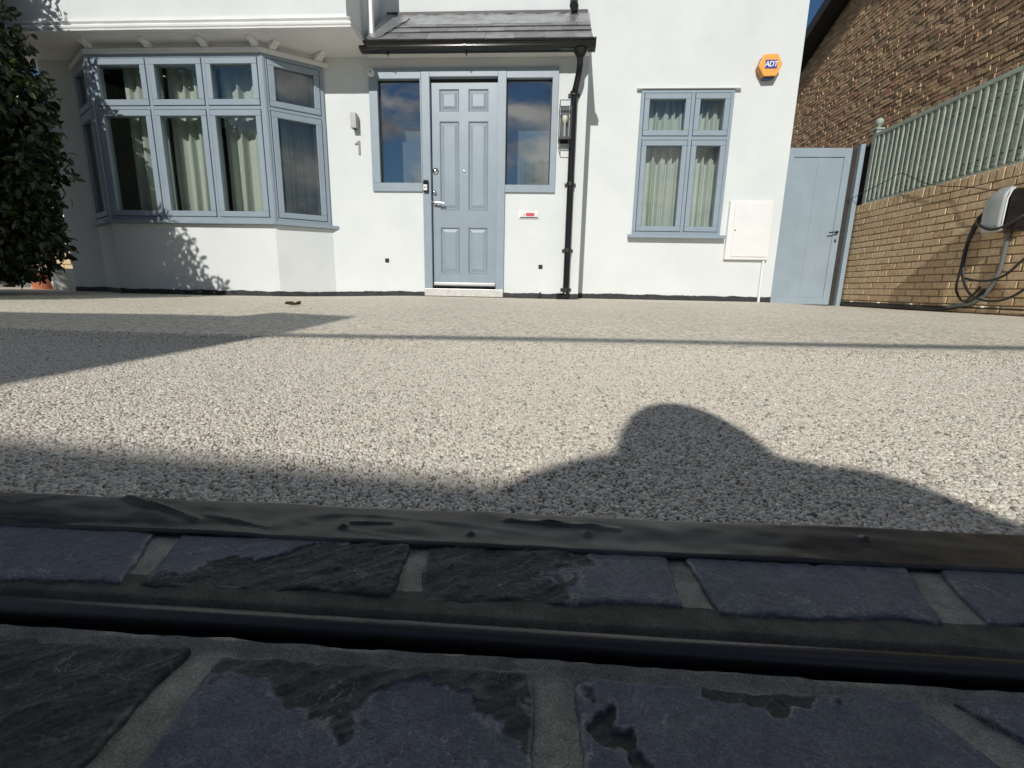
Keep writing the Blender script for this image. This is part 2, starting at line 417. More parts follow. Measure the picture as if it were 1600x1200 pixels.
grav = link(bpy.data.objects.new('resin_gravel', me))
tag(grav, 'cream and grey resin bound pebbles covering the driveway', 'gravel', kind='stuff')
ng = bpy.data.node_groups.new('pebble_scatter', 'GeometryNodeTree')
ng.interface.new_socket('Geometry', in_out='INPUT', socket_type='NodeSocketGeometry')
ng.interface.new_socket('Geometry', in_out='OUTPUT', socket_type='NodeSocketGeometry')
N_ = ng.nodes; L_ = ng.links
gi, go = N_.new('NodeGroupInput'), N_.new('NodeGroupOutput')
ico = N_.new('GeometryNodeMeshIcoSphere'); ico.inputs['Radius'].default_value = 1.0; ico.inputs['Subdivisions'].default_value = 2
ss = N_.new('GeometryNodeSetShadeSmooth'); sm = N_.new('GeometryNodeSetMaterial'); sm.inputs['Material'].default_value = M['pebble']
# knock the ball out of round
npos = N_.new('GeometryNodeInputPosition'); ntx = N_.new('ShaderNodeTexNoise'); ntx.inputs['Scale'].default_value = 1.1
sub = N_.new('ShaderNodeVectorMath'); sub.operation = 'SUBTRACT'; sub.inputs[1].default_value = (0.5, 0.5, 0.5)
scl = N_.new('ShaderNodeVectorMath'); scl.operation = 'SCALE'; scl.inputs['Scale'].default_value = 0.9
spn = N_.new('GeometryNodeSetPosition')
L_.new(npos.outputs[0], ntx.inputs['Vector']); L_.new(ntx.outputs['Color'], sub.inputs[0]); L_.new(sub.outputs[0], scl.inputs[0])
L_.new(ico.outputs['Mesh'], spn.inputs['Geometry']); L_.new(scl.outputs[0], spn.inputs['Offset'])
L_.new(spn.outputs[0], ss.inputs[0]); L_.new(ss.outputs[0], sm.inputs[0])
iop = N_.new('GeometryNodeInstanceOnPoints')
na = N_.new('GeometryNodeInputNamedAttribute'); na.data_type = 'FLOAT_VECTOR'; na.inputs['Name'].default_value = 'scl'
nb = N_.new('GeometryNodeInputNamedAttribute'); nb.data_type = 'FLOAT_VECTOR'; nb.inputs['Name'].default_value = 'rot'
L_.new(gi.outputs[0], iop.inputs['Points']); L_.new(sm.outputs[0], iop.inputs['Instance'])
L_.new(na.outputs['Attribute'], iop.inputs['Scale']); L_.new(nb.outputs['Attribute'], iop.inputs['Rotation'])
L_.new(iop.outputs[0], go.inputs[0])
md = grav.modifiers.new('pebbles', 'NODES'); md.node_group = ng

# ------------------------------------------------------------------ slate threshold in the foreground
m, n, l, b, o = new_mat('riven_slate')
at = n.new('ShaderNodeAttribute'); at.attribute_name = 'skin'
t = noise_n(n, l, 60, 6, 0.65); r = ramp(n, [(0.25, (0.066, 0.074, 0.112)), (0.5, (0.098, 0.106, 0.150)), (0.75, (0.130, 0.148, 0.172))]); l.new(t.outputs['Fac'], r.inputs[0])
tb = noise_n(n, l, 16, 4, 0.6); rb_ = ramp(n, [(0.42, (1, 1, 1)), (0.62, (0.74, 0.92, 0.84))]); l.new(tb.outputs['Fac'], rb_.inputs[0])
mxb = n.new('ShaderNodeMixRGB'); mxb.blend_type = 'MULTIPLY'; mxb.inputs[0].default_value = 1; l.new(r.outputs[0], mxb.inputs[1]); l.new(rb_.outputs[0], mxb.inputs[2])
td = noise_n(n, l, 120, 6, 0.7); rk = ramp(n, [(0.3, (0.020, 0.022, 0.022)), (0.7, (0.058, 0.061, 0.060))]); l.new(td.outputs['Fac'], rk.inputs[0])
mx = n.new('ShaderNodeMixRGB'); l.new(at.outputs['Fac'], mx.inputs[0]); l.new(rk.outputs[0], mx.inputs[1]); l.new(mxb.outputs[0], mx.inputs[2])
# pale quartz veins
tv = noise_n(n, l, 14, 7, 0.68, dist=0.9); av = n.new('ShaderNodeMath'); av.operation = 'SUBTRACT'; av.inputs[1].default_value = 0.5; l.new(tv.outputs['Fac'], av.inputs[0])
ab = n.new('ShaderNodeMath'); ab.operation = 'ABSOLUTE'; l.new(av.outputs[0], ab.inputs[0])
rv = ramp(n, [(0.0, (0.62, 0.62, 0.62)), (0.0065, (0, 0, 0))]); l.new(ab.outputs[0], rv.inputs[0])
tm = noise_n(n, l, 25, 2); rm = ramp(n, [(0.44, (0, 0, 0)), (0.58, (1, 1, 1))]); l.new(tm.outputs['Fac'], rm.inputs[0])
mv = n.new('ShaderNodeMixRGB'); mv.blend_type = 'MULTIPLY'; mv.inputs[0].default_value = 1; l.new(rv.outputs[0], mv.inputs[1]); l.new(rm.outputs[0], mv.inputs[2])
mv2 = n.new('ShaderNodeMixRGB'); l.new(mv.outputs[0], mv2.inputs[0]); l.new(mx.outputs[0], mv2.inputs[1]); mv2.inputs[2].default_value = (0.36, 0.37, 0.38, 1)
ch_ = n.new('ShaderNodeAttribute'); ch_.attribute_name = 'chip'
mc_ = n.new('ShaderNodeMixRGB'); l.new(ch_.outputs['Fac'], mc_.inputs[0]); l.new(mv2.outputs[0], mc_.inputs[1]); mc_.inputs[2].default_value = (0.30, 0.30, 0.285, 1)
tg = noise_n(n, l, 1100, 3, 0.7); rg = ramp(n, [(0.28, (0.55, 0.55, 0.56)), (0.5, (1, 1, 1)), (0.74, (1.75, 1.72, 1.68))]); l.new(tg.outputs['Fac'], rg.inputs[0])
tg2 = noise_n(n, l, 260, 5, 0.75); rg2 = ramp(n, [(0.3, (0.68, 0.68, 0.70)), (0.7, (1.32, 1.32, 1.3))]); l.new(tg2.outputs['Fac'], rg2.inputs[0])
mg = n.new('ShaderNodeMixRGB'); mg.blend_type = 'MULTIPLY'; mg.inputs[0].default_value = 1; l.new(mc_.outputs[0], mg.inputs[1]); l.new(rg.outputs[0], mg.inputs[2])
mg2 = n.new('ShaderNodeMixRGB'); mg2.blend_type = 'MULTIPLY'; mg2.inputs[0].default_value = 1; l.new(mg.outputs[0], mg2.inputs[1]); l.new(rg2.outputs[0], mg2.inputs[2])
l.new(mg2.outputs[0], b.inputs['Base Color'])
rr = n.new('ShaderNodeMapRange'); rr.inputs[3].default_value = 0.62; rr.inputs[4].default_value = 0.45; l.new(at.outputs['Fac'], rr.inputs[0]); l.new(rr.outputs[0], b.inputs['Roughness'])
t2 = noise_n(n, l, 420, 6, 0.7); bp = n.new('ShaderNodeBump'); bp.inputs['Strength'].default_value = 0.8; bp.inputs['Distance'].default_value = 0.0016
l.new(t2.outputs['Fac'], bp.inputs['Height']); l.new(bp.outputs[0], b.inputs['Normal'])
M['slate'] = m
def pointing(name, lo, hi):
    m, n, l, b, o = new_mat(name)
    t = noise_n(n, l, 55, 7, 0.72); r = ramp(n, [(0.3, lo), (0.7, hi)]); l.new(t.outputs['Fac'], r.inputs[0])
    tg = noise_n(n, l, 1300, 3, 0.7); rg = ramp(n, [(0.3, (0.6, 0.6, 0.6)), (0.5, (1, 1, 1)), (0.72, (1.55, 1.5, 1.45))]); l.new(tg.outputs['Fac'], rg.inputs[0])
    mg = n.new('ShaderNodeMixRGB'); mg.blend_type = 'MULTIPLY'; mg.inputs[0].default_value = 1; l.new(r.outputs[0], mg.inputs[1]); l.new(rg.outputs[0], mg.inputs[2])
    l.new(mg.outputs[0], b.inputs['Base Color']); b.inputs['Roughness'].default_value = 0.9
    t2 = noise_n(n, l, 700, 5, 0.75); bp = n.new('ShaderNodeBump'); bp.inputs['Strength'].default_value = 1.0; bp.inputs['Distance'].default_value = 0.0012
    l.new(t2.outputs['Fac'], bp.inputs['Height']); l.new(bp.outputs[0], b.inputs['Normal']); return m
M['pointing'] = pointing('pointing_mortar', (0.20, 0.19, 0.165), (0.46, 0.445, 0.39))
M['pointing_dark'] = pointing('dirty_mortar', (0.055, 0.052, 0.044), (0.15, 0.142, 0.122))

def mort(x, y):
    z = -0.0012 + 0.0006 * noise.noise((x * 40, y * 70, 3.1)) + 0.0006 * noise.noise((x * 150, y * 150, 1))
    z += 0.0036 * math.exp(-((y - 0.1432 - 0.0014 * noise.noise((x * 22, 0, 5)) - 0.0006 * noise.noise((x * 90, 0, 5))) / 0.0017) ** 2)      # lip along the slot
    z -= 0.004 * smooth((y - 0.168) / -0.004) * (1 if y > 0.16 else 0)
    return z
threshold = part('slate_threshold', grid(np.linspace(-1.0, 1.0, 401), np.concatenate([np.linspace(-0.05, 0.12, 20), np.linspace(0.122, 0.1465, 16)]), mort), M['pointing'], smooth_=True)
tag(threshold, kind='structure')
part('mortar_band', grid(np.linspace(-1.0, 1.0, 601), np.linspace(0.1655, 0.1815, 16), lambda x, y: mort(x, y) + 0.0004), M['pointing_dark'], threshold, smooth_=True)
part('mortar_joints', grid(np.linspace(-1.0, 1.0, 601), np.linspace(0.1785, 0.262, 50), lambda x, y: mort(x, y) - 0.0003 - 0.003 * smooth((y - 0.235) / 0.01)), M['pointing'], threshold, smooth_=True)
part('pavement', grid(np.linspace(-6, 6, 25), np.linspace(-9, -0.05, 19), lambda x, y: -0.004), M['concrete'])['kind'] = 'structure'

def slate(c, skin, seed, tilt=0.0, res=0.00062):
    FL, FR, BR, BL = [Vector((q.x, q.y, 0)) for q in c]
    w_ = (FR - FL).length; d_ = (BL - FL).length
    nx = max(60, int(w_ / res)); ny = max(30, int(d_ / res))
    vs, sk, cp = [], [], []
    for j in range(ny + 1):
        v = j / ny
        for i in range(nx + 1):
            u = i / nx
            q = (FL * (1-u) + FR * u) * (1-v) + (BL * (1-u) + BR * u) * v
            e = 0.0022 * noise.noise((q.x * 45 + seed, q.y * 45, 7)) + 0.0008 * noise.noise((q.x * 220, q.y * 220, seed))
            ex, ey = (1 - 2*u) ** 8, (1 - 2*v) ** 8
            x = q.x + e * ex; y = q.y + (0.0022 * noise.noise((q.x * 55, seed, 2)) + 0.0009 * noise.noise((q.x * 240, seed, 9))) * ey
            nn = noise.fractal((x * 28 + seed, y * 28, 1.7), 1.0, 2.0, 4)
            s_ = skin(u, v, nn, x, y)
            s_ += 0.10 * noise.noise((x * 170, y * 170, seed)) + 0.05 * noise.noise((x * 420, y * 420, seed))
            k = smooth(s_ * 22 + 0.5)
            c_, t_ = 0.80 * x + 0.60 * y, -0.60 * x + 0.80 * y                      # cleavage runs on a slant
            ridge = 1 - abs(noise.noise((c_ * 26 + seed, t_ * 120, 3))) * 2.0
            rough = noise.fractal((c_ * 60, t_ * 170, seed), 0.9, 2.1, 4)
            step = math.floor((nn * 1.5 + u * 1.4 + 0.5 * noise.noise((c_ * 30, t_ * 90, seed))) * 4) / 4
            z = max(-0.0006, tilt * (u - 0.5) + 0.0012 * k + (1 - k) * (0.0009 * rough + 0.0012 * step + 0.0008 * max(0, ridge)) + k * 0.00025 * rough)
            gap = noise.noise((x * 130, y * 130, seed + 4)) + 0.35
            cpv = 0.9 * math.exp(-((s_ - 0.03) / 0.022) ** 2) * max(0, gap) + (1 - k) * 0.30 * max(0, (ridge - 0.86) / 0.14) * max(0, gap)
            edge = min(u, 1-u) * w_; edge = min(edge, v * d_, (1-v) * d_)
            z -= 0.0014 * math.exp(-edge / 0.0007)
            cpv += 1.1 * math.exp(-((edge - 0.0008) / 0.0006) ** 2) * max(0, noise.noise((x * 70, y * 70, seed + 7)) + 0.28)
            vs.append((x, y, z)); sk.append(k); cp.append(min(1.0, cpv))
    W = nx + 1
    fs = [(j*W+i, j*W+i+1, (j+1)*W+i+1, (j+1)*W+i) for j in range(ny) for i in range(nx)]
    rim = [i for i in range(W)] + [j*W+nx for j in range(1, ny+1)] + [ny*W+i for i in range(nx-1, -1, -1)] + [j*W for j in range(ny-1, 0, -1)]
    base = len(vs)
    for k_ in rim:
        x, y, z = vs[k_]; vs.append((x, y, -0.012)); sk.append(0.0); cp.append(0.0)
    nr = len(rim)
    for a_ in range(nr):
        b_ = (a_ + 1) % nr; fs.append((rim[a_], base + a_, base + b_, rim[b_]))
    me = bpy.data.meshes.new('slate'); me.from_pydata(vs, [], fs)
    me.polygons.foreach_set('use_smooth', [True] * len(me.polygons))
    at = me.attributes.new('skin', 'FLOAT', 'POINT'); at.data.foreach_set('value', sk)
    at = me.attributes.new('chip', 'FLOAT', 'POINT'); at.data.foreach_set('value', cp)
    me.update()
    return part('slate', me, M['slate'], threshold)
def stretch(pf, pb, y):                 # carry a joint line on to another depth
    t_ = (y - pf.y) / (pb.y - pf.y); q = pf + (pb - pf) * t_; return Vector((q.x, y, 0))
def row_a(fl, fr, br, bl, skin, seed, tilt=0):
    FL, FR, BR, BL = [at_z(*q, 0.001) for q in (fl, fr, br, bl)]
    slate([FL, FR, stretch(FR, BR, 0.246), stretch(FL, BL, 0.246)], skin, seed, tilt)
def row_b(bl, br, fr, fl, skin, seed, tilt=0):
    BL, BR, FR, FL = [at_z(*q, 0.001) for q in (bl, br, fr, fl)]
    slate([stretch(BL, FL, 0.035), stretch(BR, FR, 0.035), BR, BL], skin, seed, tilt)
row_a((-260, 896), (188, 906), (238, 838), (-190, 818), lambda u, v, nn, x, y: 0.35 + 0.4 * nn, 1.0)
row_a((222, 909), (612, 926), (640, 856), (278, 840), lambda u, v, nn, x, y: v * 1.3 - 0.22 - 0.45 * smooth((u - 0.3) / 0.5) + 0.45 * nn, 2.3, 0.0006)
row_a((655, 933), (1062, 943), (1044, 878), (672, 858), lambda u, v, nn, x, y: (u - 0.60) * 1.4 + 0.35 * nn, 3.7)
row_a((1122, 956), (1470, 968), (1418, 890), (1078, 880), lambda u, v, nn, x, y: 0.32 + 0.5 * nn, 4.9)
row_a((1545, 973), (1960, 990), (1860, 912), (1470, 893), lambda u, v, nn, x, y: 0.4 + 0.3 * nn, 6.1)
row_b((-160, 986), (296, 1014), (122, 1196), (-520, 1180), lambda u, v, nn, x, y: -0.14 + 0.55 * nn - 0.5 * smooth((v - 0.72) / 0.2) * u - 0.25 * (u > 0.5) * smooth((v - 0.6) / 0.2), 7.7)
row_b((345, 1020), (832, 1052), (835, 1200), (205, 1200), lambda u, v, nn, x, y: (0.80 - v) * 1.5 + 0.4 * nn, 8.2)
row_b((897, 1056), (1420, 1086), (1575, 1200), (912, 1200), lambda u, v, nn, x, y: 0.42 + 0.75 * nn - 0.35 * smooth((v - 0.82) / 0.15), 9.4)
row_b((1490, 1092), (2000, 1120), (2300, 1200), (1690, 1200), lambda u, v, nn, x, y: 0.30 + 0.5 * nn, 10.8)

for sgn, xa, row in ((1, 0.345, 'a'), (-1, -0.345, 'a'), (1, 0.50, 'b'), (-1, -0.262, 'b')):        # the rows run on past the picture
    x = xa
    for k in range(4):
        w_ = random.uniform(0.11, 0.15); x0, x1 = sorted((x, x + sgn * w_)); y0, y1 = (0.1795, 0.246) if row == 'a' else (0.035, 0.138)
        slate([Vector((x0, y0, 0)), Vector((x1, y0, 0)), Vector((x1, y1, 0)), Vector((x0, y1, 0))], lambda u, v, nn, x, y: 0.25 + 0.6 * nn, 20.0 + k + 5 * sgn + (row == 'a') * 3, 0, 0.0013)
        x += sgn * (w_ + 0.014)

# slot drain between the two slate rows
M['drain'] = simple('black_drain_plastic', (0.010, 0.010, 0.013), 0.28, 0.3, 60, 0.1, 300)
drain = thing('slot_drain', 'narrow black slot drain running between the two rows of slate', 'drain', (0, 0.156, -0.03))
prof = [(0.1462, -0.030), (0.1462, -0.0045), (0.1474, -0.0036), (0.1482, -0.0050), (0.1484, -0.0275), (0.1545, -0.0275), (0.1545, -0.0075)] + \
       [(0.1604 - 0.0059 * math.cos(a_), -0.0065 + 0.0062 * math.sin(a_)) for a_ in np.linspace(0.15, math.pi - 0.15, 12)] + [(0.1663, -0.0075), (0.1663, -0.030)]
pv = MB()
for k, x in enumerate(np.linspace(-1.0, 1.0, 61)):
    pv.v += [(x, y + 0.0004 * noise.noise((x * 6, 0, 1)), z + 0.0005 * noise.noise((x * 5, 2, y))) for y, z in prof]
npf = len(prof)
for k in range(60):
    for i in range(npf - 1): pv.f.append((k*npf+i, k*npf+i+1, (k+1)*npf+i+1, (k+1)*npf+i))
own(part('channel', pv, M['drain'], smooth_=False, auto=True), drain)

# strip of black cloth tape over the edge of the gravel
m, n, l, b, o = new_mat('black_cloth_tape')
g = n.new('ShaderNodeNewGeometry'); mp = n.new('ShaderNodeMapping'); mp.inputs['Scale'].default_value = (5, 34, 5); l.new(g.outputs['Position'], mp.inputs[0])
t = noise_n(n, l, 1.0, 6, 0.65, mp.outputs[0]); r = ramp(n, [(0.44, (0.005, 0.005, 0.009)), (0.51, (0.026, 0.027, 0.026)), (0.60, (0.075, 0.077, 0.074))]); l.new(t.outputs['Fac'], r.inputs[0]); l.new(r.outputs[0], b.inputs['Base Color'])
rr = ramp(n, [(0.35, (0.20,)*3), (0.7, (0.42,)*3)]); l.new(t.outputs['Fac'], rr.inputs[0]); l.new(rr.outputs[0], b.inputs['Roughness'])
wv = n.new('ShaderNodeTexWave'); wv.inputs['Scale'].default_value = 420; wv.inputs['Distortion'].default_value = 2.0; wv.bands_direction = 'X'; l.new(g.outputs['Position'], wv.inputs['Vector'])
bp = n.new('ShaderNodeBump'); bp.inputs['Strength'].default_value = 0.2; bp.inputs['Distance'].default_value = 0.0004; l.new(wv.outputs['Fac'], bp.inputs['Height']); l.new(bp.outputs[0], b.inputs['Normal'])
M['tape'] = m
folds = [(at_z(205, 790), at_z(310, 822), 0.0032, 0.0018), (at_z(540, 826), at_z(612, 828), 0.0026, 0.002), (at_z(790, 826), at_z(965, 839), 0.0034, 0.0016),
         (at_z(240, 805), at_z(200, 790), 0.003, 0.002), (at_z(20, 800), at_z(100, 788), 0.002, 0.003), (at_z(320, 815), at_z(420, 832), 0.0016, 0.002)]
bumps = [at_z(*q) for q in ((538, 832), (736, 843), (917, 845), (1350, 855), (880, 812))]
def tape_z(x, y, v):
    z = 0.0022 + 0.0030 * smooth(v) + 0.0008 * noise.noise((x * 14, y * 60, 2)) + 0.0005 * noise.noise((x * 60, y * 120, 4)) + 0.0011 * max(0, 1 - 7 * abs(noise.noise((x * 9 + y * 30, y * 55, 6)))) * max(0, noise.noise((x * 7, 0, 12)) + 0.15)
    q = Vector((x, y))
    for a_, b_, h_, w_ in folds:
        A, B = Vector(a_.xy), Vector(b_.xy); d = B - A; t_ = max(0, min(1, (q - A).dot(d) / d.length_squared))
        z += 0.9 * h_ * math.exp(-(q - A - d * t_).length / (0.5 * w_)) * (1 - 0.5 * abs(2*t_ - 1))
    for c_ in bumps: z += 0.0022 * math.exp(-((q - Vector(c_.xy)).length / 0.0017) ** 2)
    return z
vs, W = [], 1701
for j in range(25):
    v = j / 24
    for x in np.linspace(-1.0, 1.0, W):
        y0 = 0.2155 + 0.012 * (x + 0.05) + 0.0007 * noise.noise((x * 12, 0, 8)); y1 = 0.2470 + 0.014 * x + 0.0012 * noise.noise((x * 9, 3, 8))
        y = y0 + (y1 - y0) * v
        z = tape_z(x, y, v) - (0.002 if j == 0 else 0)
        vs.append((x, y, z))
fs = [(j*W+i, j*W+i+1, (j+1)*W+i+1, (j+1)*W+i) for j in range(24) for i in range(W-1)]
tape = part('edging_tape', MB().add(vs, fs), M['tape'], smooth_=True)
sm_ = tape.modifiers.new('thickness', 'SOLIDIFY'); sm_.thickness = 0.0005; sm_.offset = -1
tag(tape, 'strip of wrinkled black cloth tape between gravel and slate', 'tape')

# dry leaf on the drive
lf = MB(); c0 = at_z(458, 478, gz(-1.3, 2.3)); rows = []
for i in range(9):
    u = i / 8; w_ = 0.018 * math.sin(math.pi * min(0.98, u + 0.04)) ** 0.7
    for s_ in (-1, 0, 1):
        lf.v.append((c0.x - 0.045 + 0.09 * u, c0.y + s_ * w_, c0.z + 0.004 + 0.014 * abs(s_) * (0.4 + abs(math.sin(5 * u))) + 0.010 * abs(u - 0.5)))
for i in range(8):
    for s_ in (0, 1): lf.f.append((i*3+s_, i*3+s_+1, (i+1)*3+s_+1, (i+1)*3+s_))
dl = part('fallen_leaf', lf, M['dry_leaf'], smooth_=True); tag(dl, 'small curled brown leaf lying on the sunlit drive before the bay', 'leaf')

# ================================================================== HOUSE
house = thing('house', 'white rendered house with grey bay window and lean-to slate porch roof', 'house', (-1.3, 5.2, 0.03))
def hp(name, mb, mat, parent=None, **k): return own(part(name, mb, mat, **k), parent or house)
def lb(mb, P0, u, nrm, s0, s1, d0, d1, t0, t1):          # box in the frame of a wall face: s along, d outwards, t up
    P0, u, nrm = Vector(P0), Vector(u), Vector(nrm)
    c = [P0 + u*s + nrm*d + Vector((0, 0, t)) for t in (t0, t1) for s, d in ((s0, d1), (s1, d1), (s1, d0), (s0, d0))]
    return mb.add(c, [(0,3,2,1),(4,5,6,7),(0,1,5,4),(1,2,6,5),(2,3,7,6),(3,0,4,7)])
ZT = 5.4
XC = 2.549
# right window opening
RWX0, RWX1, RWZ0, RWZ1 = 0.97, 1.916, 0.738, 2.178
mw = MB()
mw.box(-1.9, RWX0, YM, YM+.25, -.1, ZT).box(RWX1, XC, YM, YM+.25, -.1, ZT).box(RWX0, RWX1, YM, YM+.25, RWZ1, ZT).box(RWX0, RWX1, YM, YM+.25, -.1, RWZ0)
mw.box(XC-.25, XC, YM+.25, 11.5, -.1, ZT)
hp('wall', mw, M['render'])
# porch wall with the T-shaped door and sidelight opening
PX0, PX1, DX0, DX1, SLZ, HZ = -1.754, 0.097, -1.235, -0.402, 1.078, 2.200
PR = 0.377
pw = MB()
pw.box(-2.35, PX0, YP, YP+.2, -.1, 2.31).box(PX1, PR, YP, YM-.001, -.1, 2.31).box(PX0, PX1, YP, YP+.2, HZ, 2.31)
pw.box(PX0, DX0, YP, YP+.2, -.1, SLZ).box(DX1, PX1, YP, YP+.2, -.1, SLZ)
hp('porch_wall', pw, M['render'])
# triangular cheek of the porch under the roof slope
hp('porch_cheek', MB().prism([(PR-.12, YP-.001, 2.31), (PR-.12, YM-.001, 2.31), (PR-.12, YM-.001, 2.80), (PR-.12, YP+.02, 2.43)], None, (0.118, 0, 0)), M['render'])
# bay: low wall, left stub of the front wall
BL_, BR_, WL_, WR_ = -4.365, -2.655, -4.816, -2.204
bayw = MB().prism([(BL_, YB, -.1), (BR_, YB, -.1), (WR_, YP+.002, -.1), (WL_, YP+.002, -.1)], None, (0, 0, 0.80))
hp('bay_wall', bayw, M['render'])
hp('end_wall', MB().box(-5.187, WL_+.02, YP, YP+.25, -.1, 2.31).box(-5.187, -4.95, YP+.25, 11, -.1, 2.31), M['render'])
# black plinth line, ragged along the top and foot
def plinth(p0, p1, h0=0.048):
    p0, p1 = Vector((*p0, 0)), Vector((*p1, 0)); u = (p1-p0).normalized(); nrm = Vector((u.y, -u.x, 0)); L = (p1-p0).length
    k = max(4, int(L / 0.02)); mb = MB()
    for i in range(k+1):
        q = p0 + u * (L*i/k); g = gz(q.x, q.y)
        zt = g + h0 + 0.010 * noise.noise((q.x*7, q.y*7, 1)) + 0.006 * noise.noise((q.x*30, q.y*30, 2))
        f = q + nrm * (0.007 + 0.003 * noise.noise((q.x*9, 4, q.y*9)))
        mb.v += [(f.x, f.y, g-.05), (f.x, f.y, zt), (q.x-nrm.x*.01, q.y-nrm.y*.01, zt+.001), (q.x-nrm.x*.01, q.y-nrm.y*.01, g-.05)]
    for i in range(k):
        for j in range(4): mb.f.append((i*4+j, i*4+(j+1) % 4, (i+1)*4+(j+1) % 4, (i+1)*4+j))
    mb.f += [(0, 1, 2, 3), (k*4, k*4+3, k*4+2, k*4+1)]
    return hp('plinth', mb, M['plinth'])
plinth((-5.187, YP), (WL_, YP)); plinth((WL_, YP), (BL_, YB)); plinth((BL_, YB), (BR_, YB)); plinth((BR_, YB), (WR_, YP))
plinth((WR_, YP), (DX0-.004, YP)); plinth((DX1+.004, YP), (PR, YP)); plinth((PR+.01, YM), (XC, YM), 0.055)

# rooms behind the glass
rm = MB()
def room(x0, x1, y0, y1, z0, z1):
    rm.add([(x0,y0,z0),(x1,y0,z0),(x1,y1,z0),(x0,y1,z0),(x0,y0,z1),(x1,y0,z1),(x1,y1,z1),(x0,y1,z1)], [(0,1,2,3),(4,7,6,5),(1,5,6,2),(2,6,7,3),(3,7,4,0)])
room(-5.1, -2.0, YP+.1, 8.2, 0.1, 2.36); room(-1.78, 0.12, YP+.195, 8.0, 0.05, 2.30); room(0.6, 2.29, YM+.245, 8.0, 0.1, 2.4)
hp('interior', rm, M['dark_room'])

# ------------------------------------------------------------------ casement windows
def window(P0, P1, z0, z1, splits, zt, glassmat, sill=None, name='window', fw=0.034, cw=0.052, label=None, tw=0.030):
    P0, P1 = Vector((*P0, 0)), Vector((*P1, 0)); u = (P1-P0).normalized(); nrm = Vector((u.y, -u.x, 0)); L = (P1-P0).length
    fm = MB()
    lb(fm, P0, u, nrm, 0, L, -.06, .012, z0, z0+fw); lb(fm, P0, u, nrm, 0, L, -.06, .012, z1-fw, z1)
    xs_ = [0] + list(splits) + [L]; half = tw/2
    cols = [(xs_[i] + (fw if i == 0 else half), xs_[i+1] - (fw if i == len(xs_)-2 else half)) for i in range(len(xs_)-1)]
    lb(fm, P0, u, nrm, 0, fw, -.06, .012, z0+fw, z1-fw); lb(fm, P0, u, nrm, L-fw, L, -.06, .012, z0+fw, z1-fw)
    for s in splits: lb(fm, P0, u, nrm, s-half, s+half, -.06, .012, z0+fw, z1-fw)
    rows = [(z0+fw, zt-half), (zt+half, z1-fw)] if zt else [(z0+fw, z1-fw)]
    if zt:
        for a_, b_ in cols: lb(fm, P0, u, nrm, a_, b_, -.06, .012, zt-half, zt+half)
    w = hp(name, fm, M['frame'], bevel=0.003, seg=1)
    if label: w['label'] = label
    for a_, b_ in cols:
        for c_, d_ in rows:
            gk = MB(); lb(gk, P0, u, nrm, a_, b_, -.055, -.045, c_, d_)
            g_ = 0.0045; a2, b2, c2, d2 = a_+g_, b_-g_, c_+g_, d_-g_
            cm = MB()
            lb(cm, P0, u, nrm, a2, b2, -.05, .020, c2, c2+cw); lb(cm, P0, u, nrm, a2, b2, -.05, .020, d2-cw, d2)
            lb(cm, P0, u, nrm, a2, a2+cw, -.05, .020, c2+cw, d2-cw); lb(cm, P0, u, nrm, b2-cw, b2, -.05, .020, c2+cw, d2-cw)
            own(part('casement', cm, M['frame'], bevel=0.004, seg=2), w)
            ga = MB()        # dark joint round the casement
            for s0_, s1_, t0_, t1_ in ((a_, b_, c_, c2), (a_, b_, d2, d_), (a_, a2, c2, d2), (b2, b_, c2, d2)): lb(ga, P0, u, nrm, s0_, s1_, -.05, -.004, t0_, t1_)
            own(part('gasket', ga, M['gasket']), w)
            pm = MB(); q = [P0 + u*s + nrm*(-.012) + Vector((0, 0, t)) for s, t in ((a2+cw-.004, c2+cw-.004), (b2-cw+.004, c2+cw-.004), (b2-cw+.004, d2-cw+.004), (a2+cw-.004, d2-cw+.004))]
            pm.add(q, [(0, 1, 2, 3)])
            own(part('pane', pm, glassmat), w)
    return w
ZS, ZBT = 0.735, 2.212
bw = window((BL_+.01, YB), (BR_-.004, YB), ZS, ZBT, [-3.769-BL_-.01, -3.217-BL_-.01], 1.754, M['glass'], name='bay_window')
bs = window((BR_+.004, YB+.003), (WR_-.012, YP-.008), ZS, ZBT, [], 1.754, M['glass'], name='bay_side_window')
bl = window((WL_+.012, YP-.008), (BL_-.004, YB+.003), ZS, ZBT, [], 1.754, M['glass'], name='bay_side_window')
# corner posts of the bay
for cx in (BL_, BR_):
    hp('corner_post', MB().lathe((cx, YB+.012, 0), [(0.030, ZS), (0.030, ZBT)], 10), M['frame'], smooth_=False)
def bay_ring(name, off, z0, z1, mat, bevel=0.004):
    # band that follows the bay outline, set out by `off`
    k = off * 0.30
    poly = [(WL_-off*1.3, YP-.001), (BL_-k, YB-off), (BR_+k, YB-off), (WR_+off*1.3, YP-.001)]
    return hp(name, MB().prism([(x, y, z0) for x, y in poly], None, (0, 0, z1-z0)), mat, bevel=bevel)
bay_ring('bay_sill', 0.055, 0.702, 0.7345, M['frame'])
bay_ring('bay_head_moulding', 0.035, 2.2125, 2.252, M['white_paint'])
bay_ring('bay_frieze', -0.01, 2.2525, 2.306, M['white_paint'], 0)
